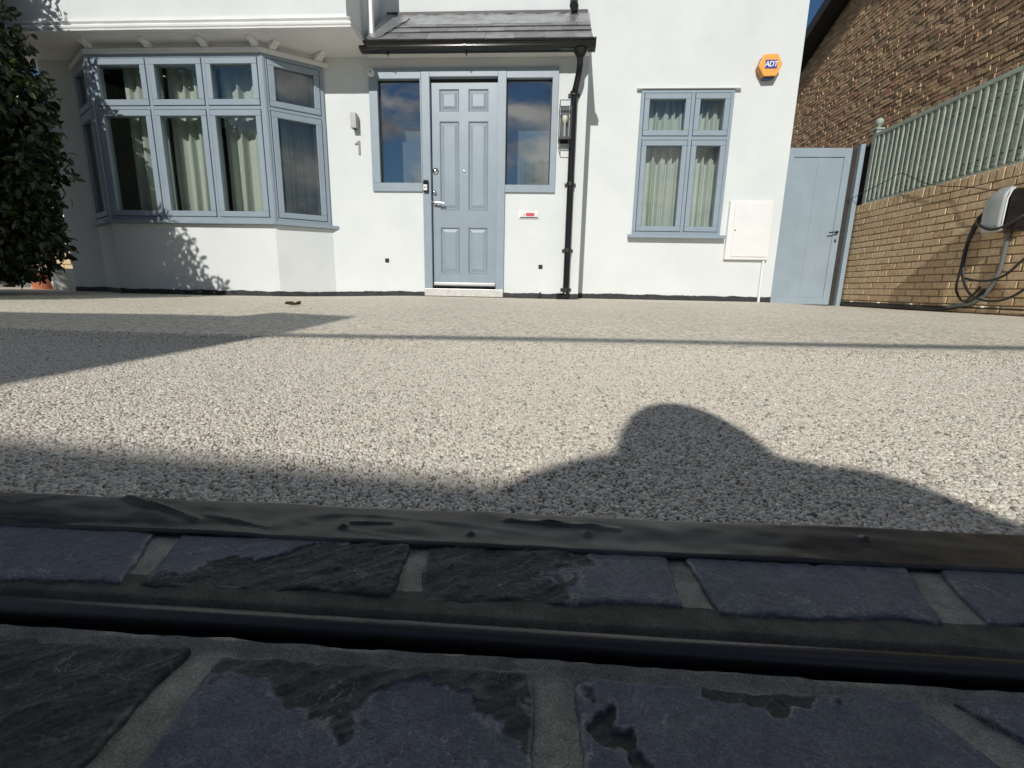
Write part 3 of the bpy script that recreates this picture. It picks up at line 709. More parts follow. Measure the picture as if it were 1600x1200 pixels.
# corbels under the overhang
for cx, cy, rz in ((-4.306, YB, 0), (-3.72, YB, 0), (-3.172, YB, 0), (-2.69, YB, 0), (-2.60, YB+.05, 0.98), (-2.25, YP-.05, 0.98)):
    pr = [(0, 2.2545), (-.050, 2.2545), (-.055, 2.264), (-.075, 2.275), (-.115, 2.286), (-.135, 2.304), (0, 2.304)]
    u = Vector((math.cos(rz), math.sin(rz), 0)); nn_ = Vector((math.sin(rz), -math.cos(rz), 0))
    poly = [Vector((cx, cy+.01, 0)) - u*.03 + nn_*(-y) + Vector((0, 0, z)) for y, z in pr]
    hp('corbel', MB().prism(poly, None, u*.06), M['white_paint'], bevel=0.003)

# ------------------------------------------------------------------ overhanging upper storey
XJ = -1.752
hp('upper_wall', MB().box(-5.6, XJ-.02, YJ+.05, YM+.2, 2.4305, ZT), M['render'])
hp('soffit', MB().box(-5.6, XJ-.012, YJ+.03, YP+.19, 2.306, 2.43), M['white_paint'])
prof = [(0.0, 2.308), (-.052, 2.308), (-.060, 2.313), (-.060, 2.320), (-.052, 2.326), (-.046, 2.330), (-.058, 2.338), (-.060, 2.350), (-.052, 2.362), (-.034, 2.367),
        (-.030, 2.378), (-.040, 2.384), (-.046, 2.391), (-.040, 2.398), (-.024, 2.402), (-.014, 2.412), (-.008, 2.428), (0.0, 2.4285)]
path = [(x, YJ+.05) for x in np.linspace(-5.6, XJ-.02, 60)] + [(XJ-.02, y) for y in np.linspace(YJ+.05, YP+.19, 8)[1:]]
cm = MB(); npf = len(prof); kc = 59
for i, (x, y) in enumerate(path):
    wob = 0.004 * noise.noise((x*2.1, y*2, 0)) + 0.002 * noise.noise((x*9, y*9, 3))
    d = Vector((0, -1)) if i < kc else (Vector((1, -1)) if i == kc else Vector((1, 0)))
    for o_, z in prof: cm.v.append((x - d.x*o_, y - d.y*o_, z + wob * (1 if 2.31 < z < 2.42 else 0.3)))
for i in range(len(path)-1):
    for j in range(npf-1): cm.f.append((i*npf+j, i*npf+j+1, (i+1)*npf+j+1, (i+1)*npf+j))
hp('cornice', cm, M['white_paint'], auto=True)
hp('white_boxing', MB().box(-1.722, -1.672, YP-.075, YP-.025, 2.375, ZT), M['white_paint'], bevel=0.004)

# ------------------------------------------------------------------ porch roof
EA, EB = Vector((0, 4.715, 2.352)), Vector((0, YM, 2.885))          # eave and top line (y, z)
SL = (EB-EA).normalized(); SN = Vector((0, -SL.z, SL.y)); SLEN = (EB-EA).length
RX0, RX1 = -1.70, 0.388
def rq(x, s, h): q = EA + SL*s + SN*h; return Vector((x, q.y, q.z))
roof = hp('porch_roof', MB().prism([rq(RX0, 0, -.03), rq(RX0, SLEN, -.03), rq(RX0, SLEN, 0), rq(RX0, 0, 0)], None, (RX1-RX0, 0, 0)), M['dark_timber'])
TW = 0.272; tile_rows = [(-0.015, 0.262, 760), (0.215, 0.42, 742.5), (0.375, 0.56, 766)]
for ri, (s0, s1, jx) in enumerate(tile_rows):
    x0 = at_y(jx, 50, 4.85).x; k0 = math.floor((RX0 - x0) / TW)
    for k in range(k0, k0 + 12):
        a_ = max(x0 + k*TW, RX0) + .0015; b_ = min(x0 + (k+1)*TW, RX1) - .0015
        if b_ - a_ < 0.03: continue
        j1, j2 = random.uniform(-.004, .004), random.uniform(0, .004)
        h0, h1 = 0.010 + j2 + .0075, 0.003
        vs = [rq(a_, s0+j1, h0-.006), rq(b_, s0+j1, h0-.006), rq(b_, s1, h1-.002), rq(a_, s1, h1-.002), rq(a_, s0+j1, h0), rq(b_, s0+j1, h0), rq(b_, s1, h1+.003), rq(a_, s1, h1+.003)]
        own(part('slate_tile', MB().add(vs, [(0,3,2,1),(4,5,6,7),(0,1,5,4),(1,2,6,5),(2,3,7,6),(3,0,4,7)]), M['slate_roof']), roof)
lm = MB(); xs_ = np.linspace(RX0, RX1, 110); ss_ = np.linspace(0.472, SLEN, 22)
for s in ss_:
    for x in xs_:
        h = 0.014 + 0.010 * smooth((s-.6)/.15) * (0.5 + noise.noise((x*13, s*9, 2))) + 0.003 * noise.noise((x*40, s*40, 5)); lm.v.append(rq(x, s, h))
for j in range(21):
    for i in range(109): lm.f.append((j*110+i, j*110+i+1, (j+1)*110+i+1, (j+1)*110+i))
own(part('lead_flashing', lm, M['lead'], smooth_=True), roof)
own(part('flashing_bead', MB().box(RX0, RX1-.012, YM-.030, YM-.001, 2.880, 2.912), M['black_matt'], bevel=0.004), roof)
# scalloped lead soaker in the corner by the overhang
poly = [(RX0, 0.0)]
for k in range(25):
    t_ = k / 24; poly.append((RX0 + 0.10 + 0.17*t_ + 0.022*abs(math.sin(t_*math.pi*4.2)), 0.02 + 0.66*t_))
poly.append((RX0, 0.70))
sk_ = MB().prism([rq(x, s, 0.021) for x, s in poly], None, SN*0.004)
own(part('lead_soaker', sk_, M['lead']), roof)
hp('fascia', MB().box(RX0-.045, RX1-.012, 4.802, YP-.001, 2.290, 2.372), M['white_paint'], bevel=0.003)

# gutter and downpipes
gp = [(4.800, 2.366), (4.798, 2.290), (4.785, 2.270), (4.745, 2.264), (4.705, 2.270), (4.688, 2.290), (4.684, 2.306), (4.692, 2.316), (4.690, 2.330), (4.681, 2.340), (4.676, 2.362), (4.668, 2.370), (4.672, 2.376), (4.684, 2.374), (4.690, 2.345), (4.700, 2.315), (4.704, 2.292), (4.745, 2.278), (4.785, 2.286), (4.790, 2.366)]
gp = [(y, 2.270 + (z - 2.264) * 0.66) for y, z in gp]
for _ in range(2):                      # round the moulded profile
    gp = [q for i in range(len(gp)) for q in (tuple(.75*a_+.25*b_ for a_, b_ in zip(gp[i], gp[(i+1) % len(gp)])), tuple(.25*a_+.75*b_ for a_, b_ in zip(gp[i], gp[(i+1) % len(gp)])))]
GX0, GX1 = at_y(566, 75, 4.74).x, at_y(929, 72, 4.74).x
gut = hp('gutter', MB().prism([(GX0, y, z) for y, z in gp], None, (GX1-GX0, 0, 0)), M['black'], auto=True)
def gband(px, w_=0.012, g_=0.004):
    x = at_y(px, 70, 4.74).x; cy, cz = 4.742, 2.304
    outer = [(cy + (y-cy)*1.07, cz + (z-cz)*1.09) for y, z in gp[:50]]
    own(part('gutter_joint', MB().prism([(x-w_/2, y, z) for y, z in outer], None, (w_, 0, 0)), M['black']), gut)
for px in (601, 727, 887, 921.5, 925.5, 929.5): gband(px, 0.010 if px < 900 else 0.012)
own(part('gutter_end', MB().prism([(GX0-.012, y, z) for y, z in gp[:50]], None, (0.012, 0, 0)), M['black']), gut)
for px in (606.5, 729):
    x = at_y(px, 85, 4.74).x
    own(part('gutter_bracket', MB().tube([(x, 4.74, 2.268), (x, 4.74, 2.235)], [0.011, 0.003], 8), M['black']), gut)
DPX = 0.248
own(part('outlet', MB().lathe((0.285, 4.742, 0), [(0.030, 2.150), (0.030, 2.20), (0.034, 2.215), (0.052, 2.245), (0.070, 2.272)], 20), M['black'], auto=True), gut)
dpipe = hp('downpipe', MB().tube([(0.285, 4.742, 2.19), (0.284, 4.745, 2.14), (0.278, 4.765, 2.09), (0.262, 4.81, 2.01), (DPX, 4.846, 1.955), (DPX, 4.852, 1.90), (DPX, 4.852, 0.11), (DPX-.004, 4.848, 0.075), (DPX-.03, 4.838, 0.062), (DPX-.085, 4.822, 0.060)],
                             [0.029, 0.029, 0.029, 0.029, 0.031, 0.0325, 0.0325, 0.034, 0.034, 0.034], 18), M['black'], auto=True)
for z in (1.955, 1.15, 0.52, 0.13):
    own(part('pipe_clip', MB().lathe((DPX, 4.852, 0), [(0.0385, z-.018), (0.0385, z+.018)], 18).box(DPX-.055, DPX+.055, 4.885, 4.899, z-.014, z+.014), M['black_matt'], auto=True), dpipe)
ux = at_y(897, 2, YM-.06)
up_ = hp('upper_downpipe', MB().tube([(ux.x, YM-.055, 5.2), (ux.x, YM-.055, 2.98), (ux.x, YM-.075, 2.935), (ux.x-.003, YM-.13, 2.895)], 0.033, 18), M['black'], auto=True)
own(part('pipe_collar', MB().lathe((ux.x, YM-.055, 0), [(0.040, 2.945), (0.040, 3.0)], 18), M['black'], auto=True), up_)
own(part('pipe_mouth', MB().tube([(ux.x-.003, YM-.128, 2.897), (ux.x-.003, YM-.150, 2.880)], 0.042, 18), M['black_matt'], auto=True), up_)

# ------------------------------------------------------------------ porch joinery: sidelights and door
def sidelight(x0, x1, glass_px, label):
    a_ = at_y(glass_px[0], 205, YP-.02).x; b_ = at_y(glass_px[1], 205, YP-.02).x
    zt_ = at_y(625, glass_px[2], YP-.02).z; zb_ = at_y(625, glass_px[3], YP-.02).z
    f = MB().box(x0, x1, YP-.022, YP+.05, SLZ, zb_).box(x0, x1, YP-.022, YP+.05, zt_, HZ).box(x0, a_, YP-.022, YP+.05, zb_, zt_).box(b_, x1, YP-.022, YP+.05, zb_, zt_)
    w = hp('sidelight', f, M['frame'], bevel=0.003); w['label'] = label
    gsk = MB()
    for q in ((a_, a_+.012, zb_, zt_), (b_-.012, b_, zb_, zt_), (a_+.012, b_-.012, zt_-.012, zt_), (a_+.012, b_-.012, zb_, zb_+.008)): gsk.box(q[0], q[1], YP+.024, YP+.036, q[2], q[3])
    own(part('gasket', gsk, M['gasket']), w)
    own(part('pane', MB().add([(a_, YP+.03, zb_), (b_, YP+.03, zb_), (b_, YP+.03, zt_), (a_, YP+.03, zt_)], [(0, 1, 2, 3)]), M['glass_mirror']), w)
sidelight(PX0, DX0-.001, (592, 657, 123, 285.5), 'left sidelight window beside the front door')
sidelight(DX1+.001, PX1, (790.5, 861, 122.5, 287.5), 'right sidelight window beside the front door')
LX0, LX1, LZ0, LZ1 = -1.146, -0.488, 0.142, 2.086
dfr = MB().box(DX0, LX0-.006, YP-.024, YP+.07, 0.118, HZ).box(LX1+.004, DX1, YP-.024, YP+.07, 0.118, HZ).box(LX0-.006, LX1+.004, YP-.024, YP+.07, LZ1+.035, HZ)
hp('door_frame', dfr, M['frame'], bevel=0.003)
hp('door_stop', MB().box(LX0-.006, LX0+.001, YP+.035, YP+.10, 0.12, LZ1+.035).box(LX0-.006, LX1+.004, YP+.035, YP+.10, LZ1+.002, LZ1+.035), M['gasket'])
hp('threshold', MB().box(DX0+.002, DX1-.002, YP-.045, YP+.05, 0.040, 0.1175), M['aluminium'], bevel=0.004)
YD = YP + 0.028
def dxx(px, py): return at_y(px, py, YD).x
def dzz(py): return at_y(724, py, YD).z
pxl = [dxx(686.5, 155), dxx(717, 155), dxx(732, 155), dxx(763, 155)]
zl = [dzz(427), dzz(356), dzz(328), dzz(190), dzz(173.5), dzz(139.5)]
lf = MB()
lf.box(LX0, pxl[0], YD, YD+.045, LZ0, LZ1).box(pxl[1], pxl[2], YD, YD+.045, LZ0, LZ1).box(pxl[3], LX1, YD, YD+.045, LZ0, LZ1)
for xa, xb in ((pxl[0], pxl[1]), (pxl[2], pxl[3])):
    for za, zb in ((LZ0, zl[0]), (zl[1], zl[2]), (zl[3], zl[4]), (zl[5], LZ1)): lf.box(xa, xb, YD, YD+.045, za, zb)
door = hp('front_door', lf, M['door'])
for xa, xb in ((pxl[0], pxl[1]), (pxl[2], pxl[3])):
    for za, zb in ((zl[0], zl[1]), (zl[2], zl[3]), (zl[4], zl[5])):
        pm = MB(); ring = [(0, -.004), (0.006, 0.004), (0.012, 0.012), (0.016, 0.012), (0.045, 0.002)]
        vs = []
        for ins, dp in ring: vs += [(xa+ins, YD+dp, za+ins), (xb-ins, YD+dp, za+ins), (xb-ins, YD+dp, zb-ins), (xa+ins, YD+dp, zb-ins)]
        fs = [(i*4+k, i*4+(k+1) % 4, (i+1)*4+(k+1) % 4, (i+1)*4+k) for i in range(4) for k in range(4)] + [(16, 17, 18, 19)]
        own(part('door_panel', pm.add(vs, fs), M['door']), door)
own(part('weather_bar', MB().box(LX0+.004, LX1-.004, YD-.028, YD-.001, 0.152, 0.182), M['aluminium'], bevel=0.006), door)
def disc(name, px, py, prof, mat, y=YD):
    q = at_y(px, py, y); own(part(name, MB().lathe((q.x, y, q.z), prof, 18, 'y'), mat, auto=True), door)
disc('door_lock', 681, 267.5, [(0.031, 0.001), (0.031, -.008), (0.024, -.014), (0.017, -.016), (0.015, -.030), (0.008, -.034)], M['chrome'])
disc('door_knob', 679.5, 301, [(0.020, 0.001), (0.020, -.010), (0.017, -.024), (0.008, -.030)], M['chrome'])
disc('peephole', 725, 268, [(0.010, 0.001), (0.010, -.005), (0.006, -.006)], M['chrome'])
q = at_y(679, 317, YD)
hd = MB().lathe((q.x, YD, q.z), [(0.023, 0.001), (0.023, -.010), (0.012, -.014), (0.010, -.050)], 16, 'y').tube([(q.x, YD-.045, q.z), (q.x+.03, YD-.048, q.z-.003), (q.x+.11, YD-.046, q.z-.008)], [0.010, 0.0095, 0.008], 10)
own(part('door_handle', hd, M['chrome'], auto=True), door)
# letter plate
q0, q1 = at_y(811, 330, YP), at_y(842, 342, YP)
lp = hp('letter_plate', MB().box(q0.x, q1.x, YP-.012, YP+.001, q1.z, q0.z), M['white_plastic'], bevel=0.003)
own(part('letter_flap', MB().box(q0.x+.014, q1.x-.014, YP-.020, YP-.0125, q1.z+.014, q0.z-.016), M['white_plastic'], bevel=0.003), lp)
own(part('letter_slot', MB().box(q0.x+.012, q1.x-.012, YP-.0155, YP-.0125, q1.z+.007, q1.z+.0135), M['gasket']), lp)
r0, r1 = at_y(822, 331, YP).x, at_y(835, 331, YP).x
own(part('red_label', MB().box(r0, r1, YP-.0215, YP-.0203, q1.z+.022, q0.z-.018), M['red_label']), lp)
own(part('red_mark', MB().prism([(r0-.030, YP-.0215, q1.z+.036), (r0-.014, YP-.0215, q1.z+.046), (r0-.014, YP-.0215, q1.z+.026)], None, (0, 0.0012, 0)), M['red_label']), lp)
# air bricks
for px, py in ((605, 407), (844.5, 417)):
    q = at_y(px, py, YP); v_ = MB().box(q.x-.021, q.x+.021, YP-.006, YP+.01, q.z-.021, q.z+.021)
    vn = hp('wall_vent', v_, M['black_matt'], bevel=0.003)
    for k in range(4): own(part('vent_bar', MB().box(q.x-.017, q.x+.017, YP-.009, YP-.0065, q.z-.016+k*.0095, q.z-.012+k*.0095), M['black_metal']), vn)
# small tap of cable by the step
q = at_y(843, 466, YP-.02)
hp('cable_stub', MB().tube([(q.x+.01, YP+.01, q.z+.055), (q.x, YP-.02, q.z+.05), (q.x-.004, YP-.03, q.z+.02), (q.x, YP-.03, q.z-.012)], 0.009, 8), M['black_matt'], smooth_=True)
# right window with drip and sill
rwz = at_y(1070, 217, YM).z
rs = (at_y(1074, 250, YM).x) - RWX0
rw = window((RWX0, YM-.012), (RWX1, YM-.012), RWZ0, RWZ1, [rs], rwz, M['glass'], name='casement_window', tw=0.036)
own(part('window_sill', MB().box(RWX0-.045, RWX1+.05, YM-.075, YM-.002, RWZ0-.036, RWZ0-.001), M['frame'], bevel=0.005), rw)
own(part('window_drip', MB().box(RWX0-.05, RWX1+.06, YM-.045, YM-.001, RWZ1+.002, RWZ1+.018), M['white_paint'], bevel=0.003), rw)

# ------------------------------------------------------------------ curtains inside
def curtain(p0, p1, z0, z1, label, folds=0.135, amp=0.056, seed=0.0, group='pale green curtains'):
    p0, p1 = Vector((*p0, 0)), Vector((*p1, 0)); u = (p1-p0).normalized(); nrm = Vector((u.y, -u.x, 0)); L = (p1-p0).length
    k = max(20, int(L/0.006)); rows = 14; mb = MB()
    for j in range(rows+1):
        t_ = j/rows
        for i in range(k+1):
            s = L*i/k; ph = 2*math.pi*s/folds + 3.4*noise.noise((s*4.3, seed, 0)) + 1.2*noise.noise((s*11, seed, 5)) + 0.5*t_*noise.noise((s*4, seed, 3))
            a_ = amp*(0.65 + 0.55*noise.noise((s*7, seed, 8))) * (1 - 0.35*t_)
            q = p0 + u*(s + 0.012*noise.noise((s*8, t_*1.5, seed))) + nrm*(a_*math.sin(ph) + 0.35*a_*math.sin(2.3*ph+1))
            mb.v.append((q.x, q.y, z0 + (z1-z0)*t_ + (0.012*math.sin(ph)*(t_ == 1))))
    for j in range(rows):
        for i in range(k): mb.f.append((j*(k+1)+i, j*(k+1)+i+1, (j+1)*(k+1)+i+1, (j+1)*(k+1)+i))
    o = part('curtain', mb, M['curtain'], smooth_=True); return tag(o, label, 'curtain', group)
curtain((-4.18, 4.79), (-3.80, 4.79), 0.70, 2.26, 'curtain edge behind the leftmost bay pane', seed=1)
curtain((-3.74, 4.79), (-3.24, 4.79), 0.70, 2.26, 'pleated curtain behind the middle pane of the bay front', seed=2)
curtain((-3.19, 4.79), (-2.80, 4.79), 0.70, 2.26, 'pleated curtain behind the right pane of the bay front', seed=3)
curtain((-2.66, 4.84), (-2.36, 5.04), 0.70, 2.26, 'curtain behind the angled side of the bay', seed=4)
curtain((RWX0+.02, YM+.14), (RWX0+rs-.01, YM+.14), 0.70, 2.30, 'left curtain of the small right window', seed=5, folds=0.085)
curtain((RWX0+rs+.01, YM+.14), (RWX1-.02, YM+.14), 0.70, 2.30, 'right curtain of the small right window', seed=6, folds=0.085)
curtain((-0.26, YP+.16), (0.06, YP+.16), 0.95, 1.42, 'short curtain low behind the right sidelight of the door', seed=7, folds=0.10, amp=0.022)
curtain((-1.44, YP+.16), (-1.28, YP+.16), 0.95, 1.28, 'short curtain low behind the left sidelight of the door', seed=8, folds=0.10, amp=0.022)

# ------------------------------------------------------------------ things fixed to the house
# door bell
q0, q1 = at_y(661, 281, YP-.05), at_y(669, 300, YP-.05)
db = thing('door_bell', 'small black and white video door bell on the left door jamb', 'door bell', ((q0.x+q1.x)/2, YP-.024, q1.z))
own(part('bell_body', MB().box(q0.x, q1.x, YP-.052, YP-.0243, q1.z, q0.z), M['black'], bevel=0.006), db)
zz_ = q1.z + (q0.z-q1.z)*.62
own(part('bell_front', MB().box(q0.x+.003, q1.x-.009, YP-.0545, YP-.0523, q1.z+.016, zz_), M['white_plastic'], bevel=0.001), db)
own(part('bell_button', MB().lathe(((q0.x+q1.x)/2-.003, YP-.0545, (q1.z+zz_)/2+.012), [(0.012, 0), (0.012, -.002), (0.009, -.003)], 16, 'y'), M['grey_metal'], auto=True), db)
# round sensor
q = at_y(579.5, 113.5, YP-.03)
sn = thing('round_sensor', 'round white sensor on the top left corner of the porch frame', 'sensor', (q.x, YP-.022, q.z-.04))
own(part('sensor_body', MB().lathe((q.x, YP-.0222, q.z), [(0.036, 0), (0.036, -.020), (0.032, -.028), (0.018, -.031)], 24, 'y'), M['white_plastic'], auto=True), sn)
own(part('sensor_eye', MB().lathe((q.x, YP-.0531, q.z), [(0.012, 0), (0.012, -.001), (0.009, -.003)], 16, 'y'), M['grey_metal'], auto=True), sn)
# up-down wall light
wlt = thing('wall_light', 'small grey box shaped wall light above the house number', 'wall light', (-1.905, YP, 1.65))
own(part('light_body', MB().box(-1.932, -1.876, 4.822, 4.885, 1.652, 1.790), M['grey_metal'], bevel=0.003), wlt)
own(part('light_mount', MB().box(-1.925, -1.883, 4.8855, 4.8995, 1.67, 1.772), M['grey_metal']), wlt)
own(part('light_lens', MB().box(-1.925, -1.883, 4.830, 4.877, 1.6485, 1.6518), M['black']), wlt)
q = at_y(559.5, 231, YP)
num = thing('house_number', 'grey metal house numeral 1 on the white wall', 'house number', (q.x, YP, q.z-.06))
own(part('numeral', MB().prism([(q.x+a_, YP-.012, q.z+b_) for a_, b_ in ((.006, -.064), (.024, -.064), (.024, .064), (.008, .064), (-.006, .050), (-.026, .042), (-.026, .026), (-.006, .033), (.006, .038))], None, (0, .011, 0)), M['steel'], bevel=0.001, seg=1), num)
# glass lantern by the downpipe
lx, ly0, ly1 = 0.170, 4.785, 4.885; hw = 0.056
lan = thing('wall_lantern', 'black framed glass lantern on the wall beside the downpipe', 'lantern', (lx, YP, 1.47))
fr = MB(); t_ = 0.0065
for sx in (-1, 1):
    for y in (ly0, ly1): fr.box(lx+sx*hw-t_/2, lx+sx*hw+t_/2, y-t_/2, y+t_/2, 1.545, 1.825)
for z in (1.545, 1.825):
    for y in (ly0, ly1): fr.box(lx-hw-t_/2+.0003, lx+hw+t_/2-.0003, y-t_/2+.0003, y+t_/2-.0003, z-t_/2, z+t_/2)
    for sx in (-1, 1): fr.box(lx+sx*hw-t_/2+.0006, lx+sx*hw+t_/2-.0006, ly0, ly1, z-t_/2+.0006, z+t_/2-.0006)
own(part('lantern_frame', fr, M['black_metal']), lan)
for s_, zr, zo in ((1, 1.825, 1.878), (-1, 1.545, 1.480)):
    lo = MB().tube([(lx-hw, ly0, zr), (lx-hw+.006, ly0, zo), (lx+hw-.006, ly0, zo), (lx+hw, ly0, zr)], 0.0042, 6).tube([(lx-hw+.006, ly0, zo), (lx-hw+.006, ly1+.01, zo)], 0.0042, 6).tube([(lx+hw-.006, ly0, zo), (lx+hw-.006, ly1+.01, zo)], 0.0042, 6)
    own(part('lantern_hoop', lo, M['black_metal']), lan)
own(part('back_plate', MB().box(lx-.04, lx+.04, 4.8885, 4.8995, 1.53, 1.86), M['black_metal'], bevel=0.002), lan)
own(part('lantern_base', MB().box(lx-.05, lx+.05, ly0+.006, ly1-.002, 1.552, 1.566), M['black_metal']), lan)
own(part('lamp_holder', MB().lathe((lx, 4.835, 0), [(0.020, 1.5663), (0.020, 1.60), (0.016, 1.605), (0.016, 1.675)], 14), M['grey_metal'], auto=True), lan)
own(part('bulb', MB().lathe((lx, 4.835, 0), [(0.012, 1.6753), (0.013, 1.70), (0.022, 1.712), (0.027, 1.73), (0.025, 1.748), (0.014, 1.762), (0.003, 1.766)], 18), M['bulb'], smooth_=True), lan)
for q in ([(lx-hw+.004, ly0), (lx+hw-.004, ly0)], [(lx-hw, ly0+.004), (lx-hw, ly1-.004)], [(lx+hw, ly0+.004), (lx+hw, ly1-.004)]):
    (xa, ya), (xb, yb) = q
    own(part('lantern_pane', MB().add([(xa, ya, 1.549), (xb, yb, 1.549), (xb, yb, 1.821), (xa, ya, 1.821)], [(0, 1, 2, 3)]), M['glass_lamp']), lan)
# alarm box
YA = YM - 0.092
hexp = [(1194, 84.8), (1215.7, 83.4), (1223, 99.3), (1213.3, 117.8), (1194, 118.6), (1185.8, 102.5)]
hv = [at_y(x, y, YA) for x, y in hexp]; ctr = sum(hv, Vector()) / 6
al = thing('alarm_box', 'orange hexagonal alarm box with a blue lens high on the white wall', 'alarm box', (ctr.x, YM, ctr.z-.12))
own(part('alarm_cover', MB().prism(hv, None, (0, 0.022, 0)), M['orange'], bevel=0.004), al)
bk = [Vector((ctr.x + (v.x-ctr.x)*.97, YA+.0225, ctr.z + (v.z-ctr.z)*.97)) for v in hv]
own(part('alarm_body', MB().prism(bk, None, (0, 0.068, 0)), M['orange_dark'], bevel=0.003), al)
bt = [bk[3]+Vector((-.004, .004, -.0012)), bk[4]+Vector((.004, .004, -.0012)), bk[4]+Vector((.004, .060, -.0012)), bk[3]+Vector((-.004, .060, -.0012))]
own(part('strobe_lens', MB().prism(bt, None, (0, 0, -.016)), M['blue_lens'], bevel=0.004), al)
for k in range(6):
    a_ = bk[4].lerp(bk[5], (k+.8)/7); nn_ = Vector((-(bk[5].z-bk[4].z), 0, bk[5].x-bk[4].x)).normalized()
    if nn_.x > 0: nn_ = -nn_
    d_ = (bk[5]-bk[4]).normalized()*.005
    own(part('grille_rib', MB().prism([a_-d_*.5+Vector((0, .008, 0))+nn_*.0004, a_+d_*.5+Vector((0, .008, 0))+nn_*.0004, a_+d_*.5+Vector((0, .008, 0))+nn_*.004, a_-d_*.5+Vector((0, .008, 0))+nn_*.004], None, (0, .05, 0)), M['orange']), al)
l0, l1 = at_y(1196.5, 93.5, YA), at_y(1213.5, 107, YA)
own(part('logo_plate', MB().box(l0.x, l1.x, YA-.0020, YA-.0002, l1.z, l0.z), M['logo_blue']), al)
text_mesh('logo_lettering', 'ADT', 0.066, 0.0006, ((l0.x+l1.x)/2, YA-.0030, (l0.z+l1.z)/2), (1, 0, 0), (0, 0, 1), M['logo_white'], al, 0.86, 0.15)
# meter cabinet
MX0, MX1, MZ0, MZ1, MY = 1.985, 2.447, 0.488, 1.100, YM-.045
mc = thing('meter_box', 'white meter cabinet on the wall between the right window and the gate', 'meter box', (2.18, YM, MZ0))
own(part('cabinet', MB().box(MX0, MX1, MY, YM-.001, MZ0, MZ1), M['white_plastic'], bevel=0.008, seg=3), mc)
own(part('cabinet_door', MB().box(MX0+.052, MX1-.022, MY-.009, MY-.0005, MZ0+.030, MZ1-.022), M['white_plastic'], bevel=0.006, seg=3), mc)
own(part('cabinet_lock', MB().lathe((MX0+.075, MY-.009, (MZ0+MZ1)/2), [(0.007, 0), (0.007, -.003), (0.004, -.004)], 12, 'y'), M['black'], auto=True), mc)
own(part('hockey_stick_pipe', MB().tube([(2.415, YM-.016, MZ0-.001), (2.415, YM-.016, 0.02)], 0.014, 14), M['white_plastic'], auto=True), mc)

# ================================================================== RIGHT SIDE
GG = -0.018
# side gate, set back in the passage
gt = thing('side_gate', 'blue grey boarded side gate with a lever handle between house and brick wall', 'gate', (3.55, 6.7, GG))
gY = 6.68; gx0 = at_y(1244.5, 300, gY).x - .03; gx0 = at_y(1213, 420, gY).x - .045; gx1 = at_y(1332.5, 234, gY).x; gz1 = at_y(1290, 231, gY).z; gz0 = GG+.012
gx1 = (gx1 + at_y(1294.5, 476, gY).x) / 2
sw = 0.085
own(part('gate_frame', MB().box(gx0, gx0+sw, gY, gY+.05, gz0, gz1).box(gx1-sw, gx1, gY, gY+.05, gz0, gz1).box(gx0+sw, gx1-sw, gY, gY+.05, gz1-.11, gz1).box(gx0+sw, gx1-sw, gY, gY+.05, gz0, gz0+.09), M['gate'], bevel=0.003), gt)
nb_ = 4; bwid = (gx1-gx0-2*sw)/nb_
for k in range(nb_):
    own(part('board', MB().box(gx0+sw+k*bwid+.0003, gx0+sw+(k+1)*bwid-.0003, gY+.012+.001*(k % 2), gY+.034, gz0+.0905, gz1-.1105-.004*(k % 2)), M['gate'], bevel=0.0012, seg=1), gt)
q = at_y(1310, 363, gY)
hx = gx1 - 0.045
own(part('gate_handle', MB().lathe((hx, gY, q.z), [(0.020, 0), (0.020, -.008), (0.009, -.012), (0.009, -.045)], 12, 'y').tube([(hx, gY-.045, q.z), (hx-.05, gY-.048, q.z-.004), (hx-.115, gY-.046, q.z-.012)], 0.009, 8), M['black_metal'], auto=True), gt)
own(part('keyhole', MB().box(hx-.012, hx+.012, gY-.003, gY-.0003, q.z-.13, q.z-.09), M['black_metal']), gt)
gp_ = thing('gate_post', 'square blue grey gate post against the end of the brick wall', 'post', (4.02, 6.7, GG))
ppx = at_y(1329, 350, gY-.02).x
own(part('post_shaft', MB().box(ppx-.028, ppx+.028, gY-.03, gY+.09, GG-.05, at_y(1347, 225, gY-.02).z), M['gate'], bevel=0.003), gp_)
own(part('post_stop', MB().box(gx1+.012, ppx-.0285, gY+.03, gY+.09, GG-.05, gz1+.01), M['dark_timber']), gp_)
hpst = thing('hinge_post', 'slim blue grey post behind the house corner that carries the gate', 'post', (gx0-.05, gY, GG))
own(part('post_shaft', MB().box(gx0-.085, gx0-.006, gY-.01, gY+.08, GG-.05, at_y(1240, 222, gY).z), M['gate'], bevel=0.003), hpst)

# buff brick garden wall with a soldier course on top
gw = thing('garden_wall', 'low buff brick garden wall with a brick on edge coping beside the drive', 'wall', (XW+.1, 4.8, GG))
WY0, WY1 = 2.95, 6.70; CH, BLn = 0.0745, 0.225
NC = 16
z00 = -0.012
own(part('mortar', MB().box(XW+.010, XW+.2, WY0, WY1-.003, GG-.1, z00+NC*CH+.107), M['mortar']), gw)
def brick_mesh(name, lx, ly, lz, mat, bev=0.004):
    me = MB().box(-lx/2, lx/2, -ly/2, ly/2, -lz/2, lz/2).mesh(name, bev, False, 1); me.materials.append(mat); return me
bm_full = [brick_mesh('brick', .10, BLn-.010-.003*k, CH-.010-.0015*k, M['buff_brick']) for k in range(3)]
bm_half = brick_mesh('brick', .10, BLn/2-.010, CH-.010, M['buff_brick'])
bm_sold = [brick_mesh('brick', .205, CH-.009-.003*k, .104, M['buff_brick']) for k in range(2)]
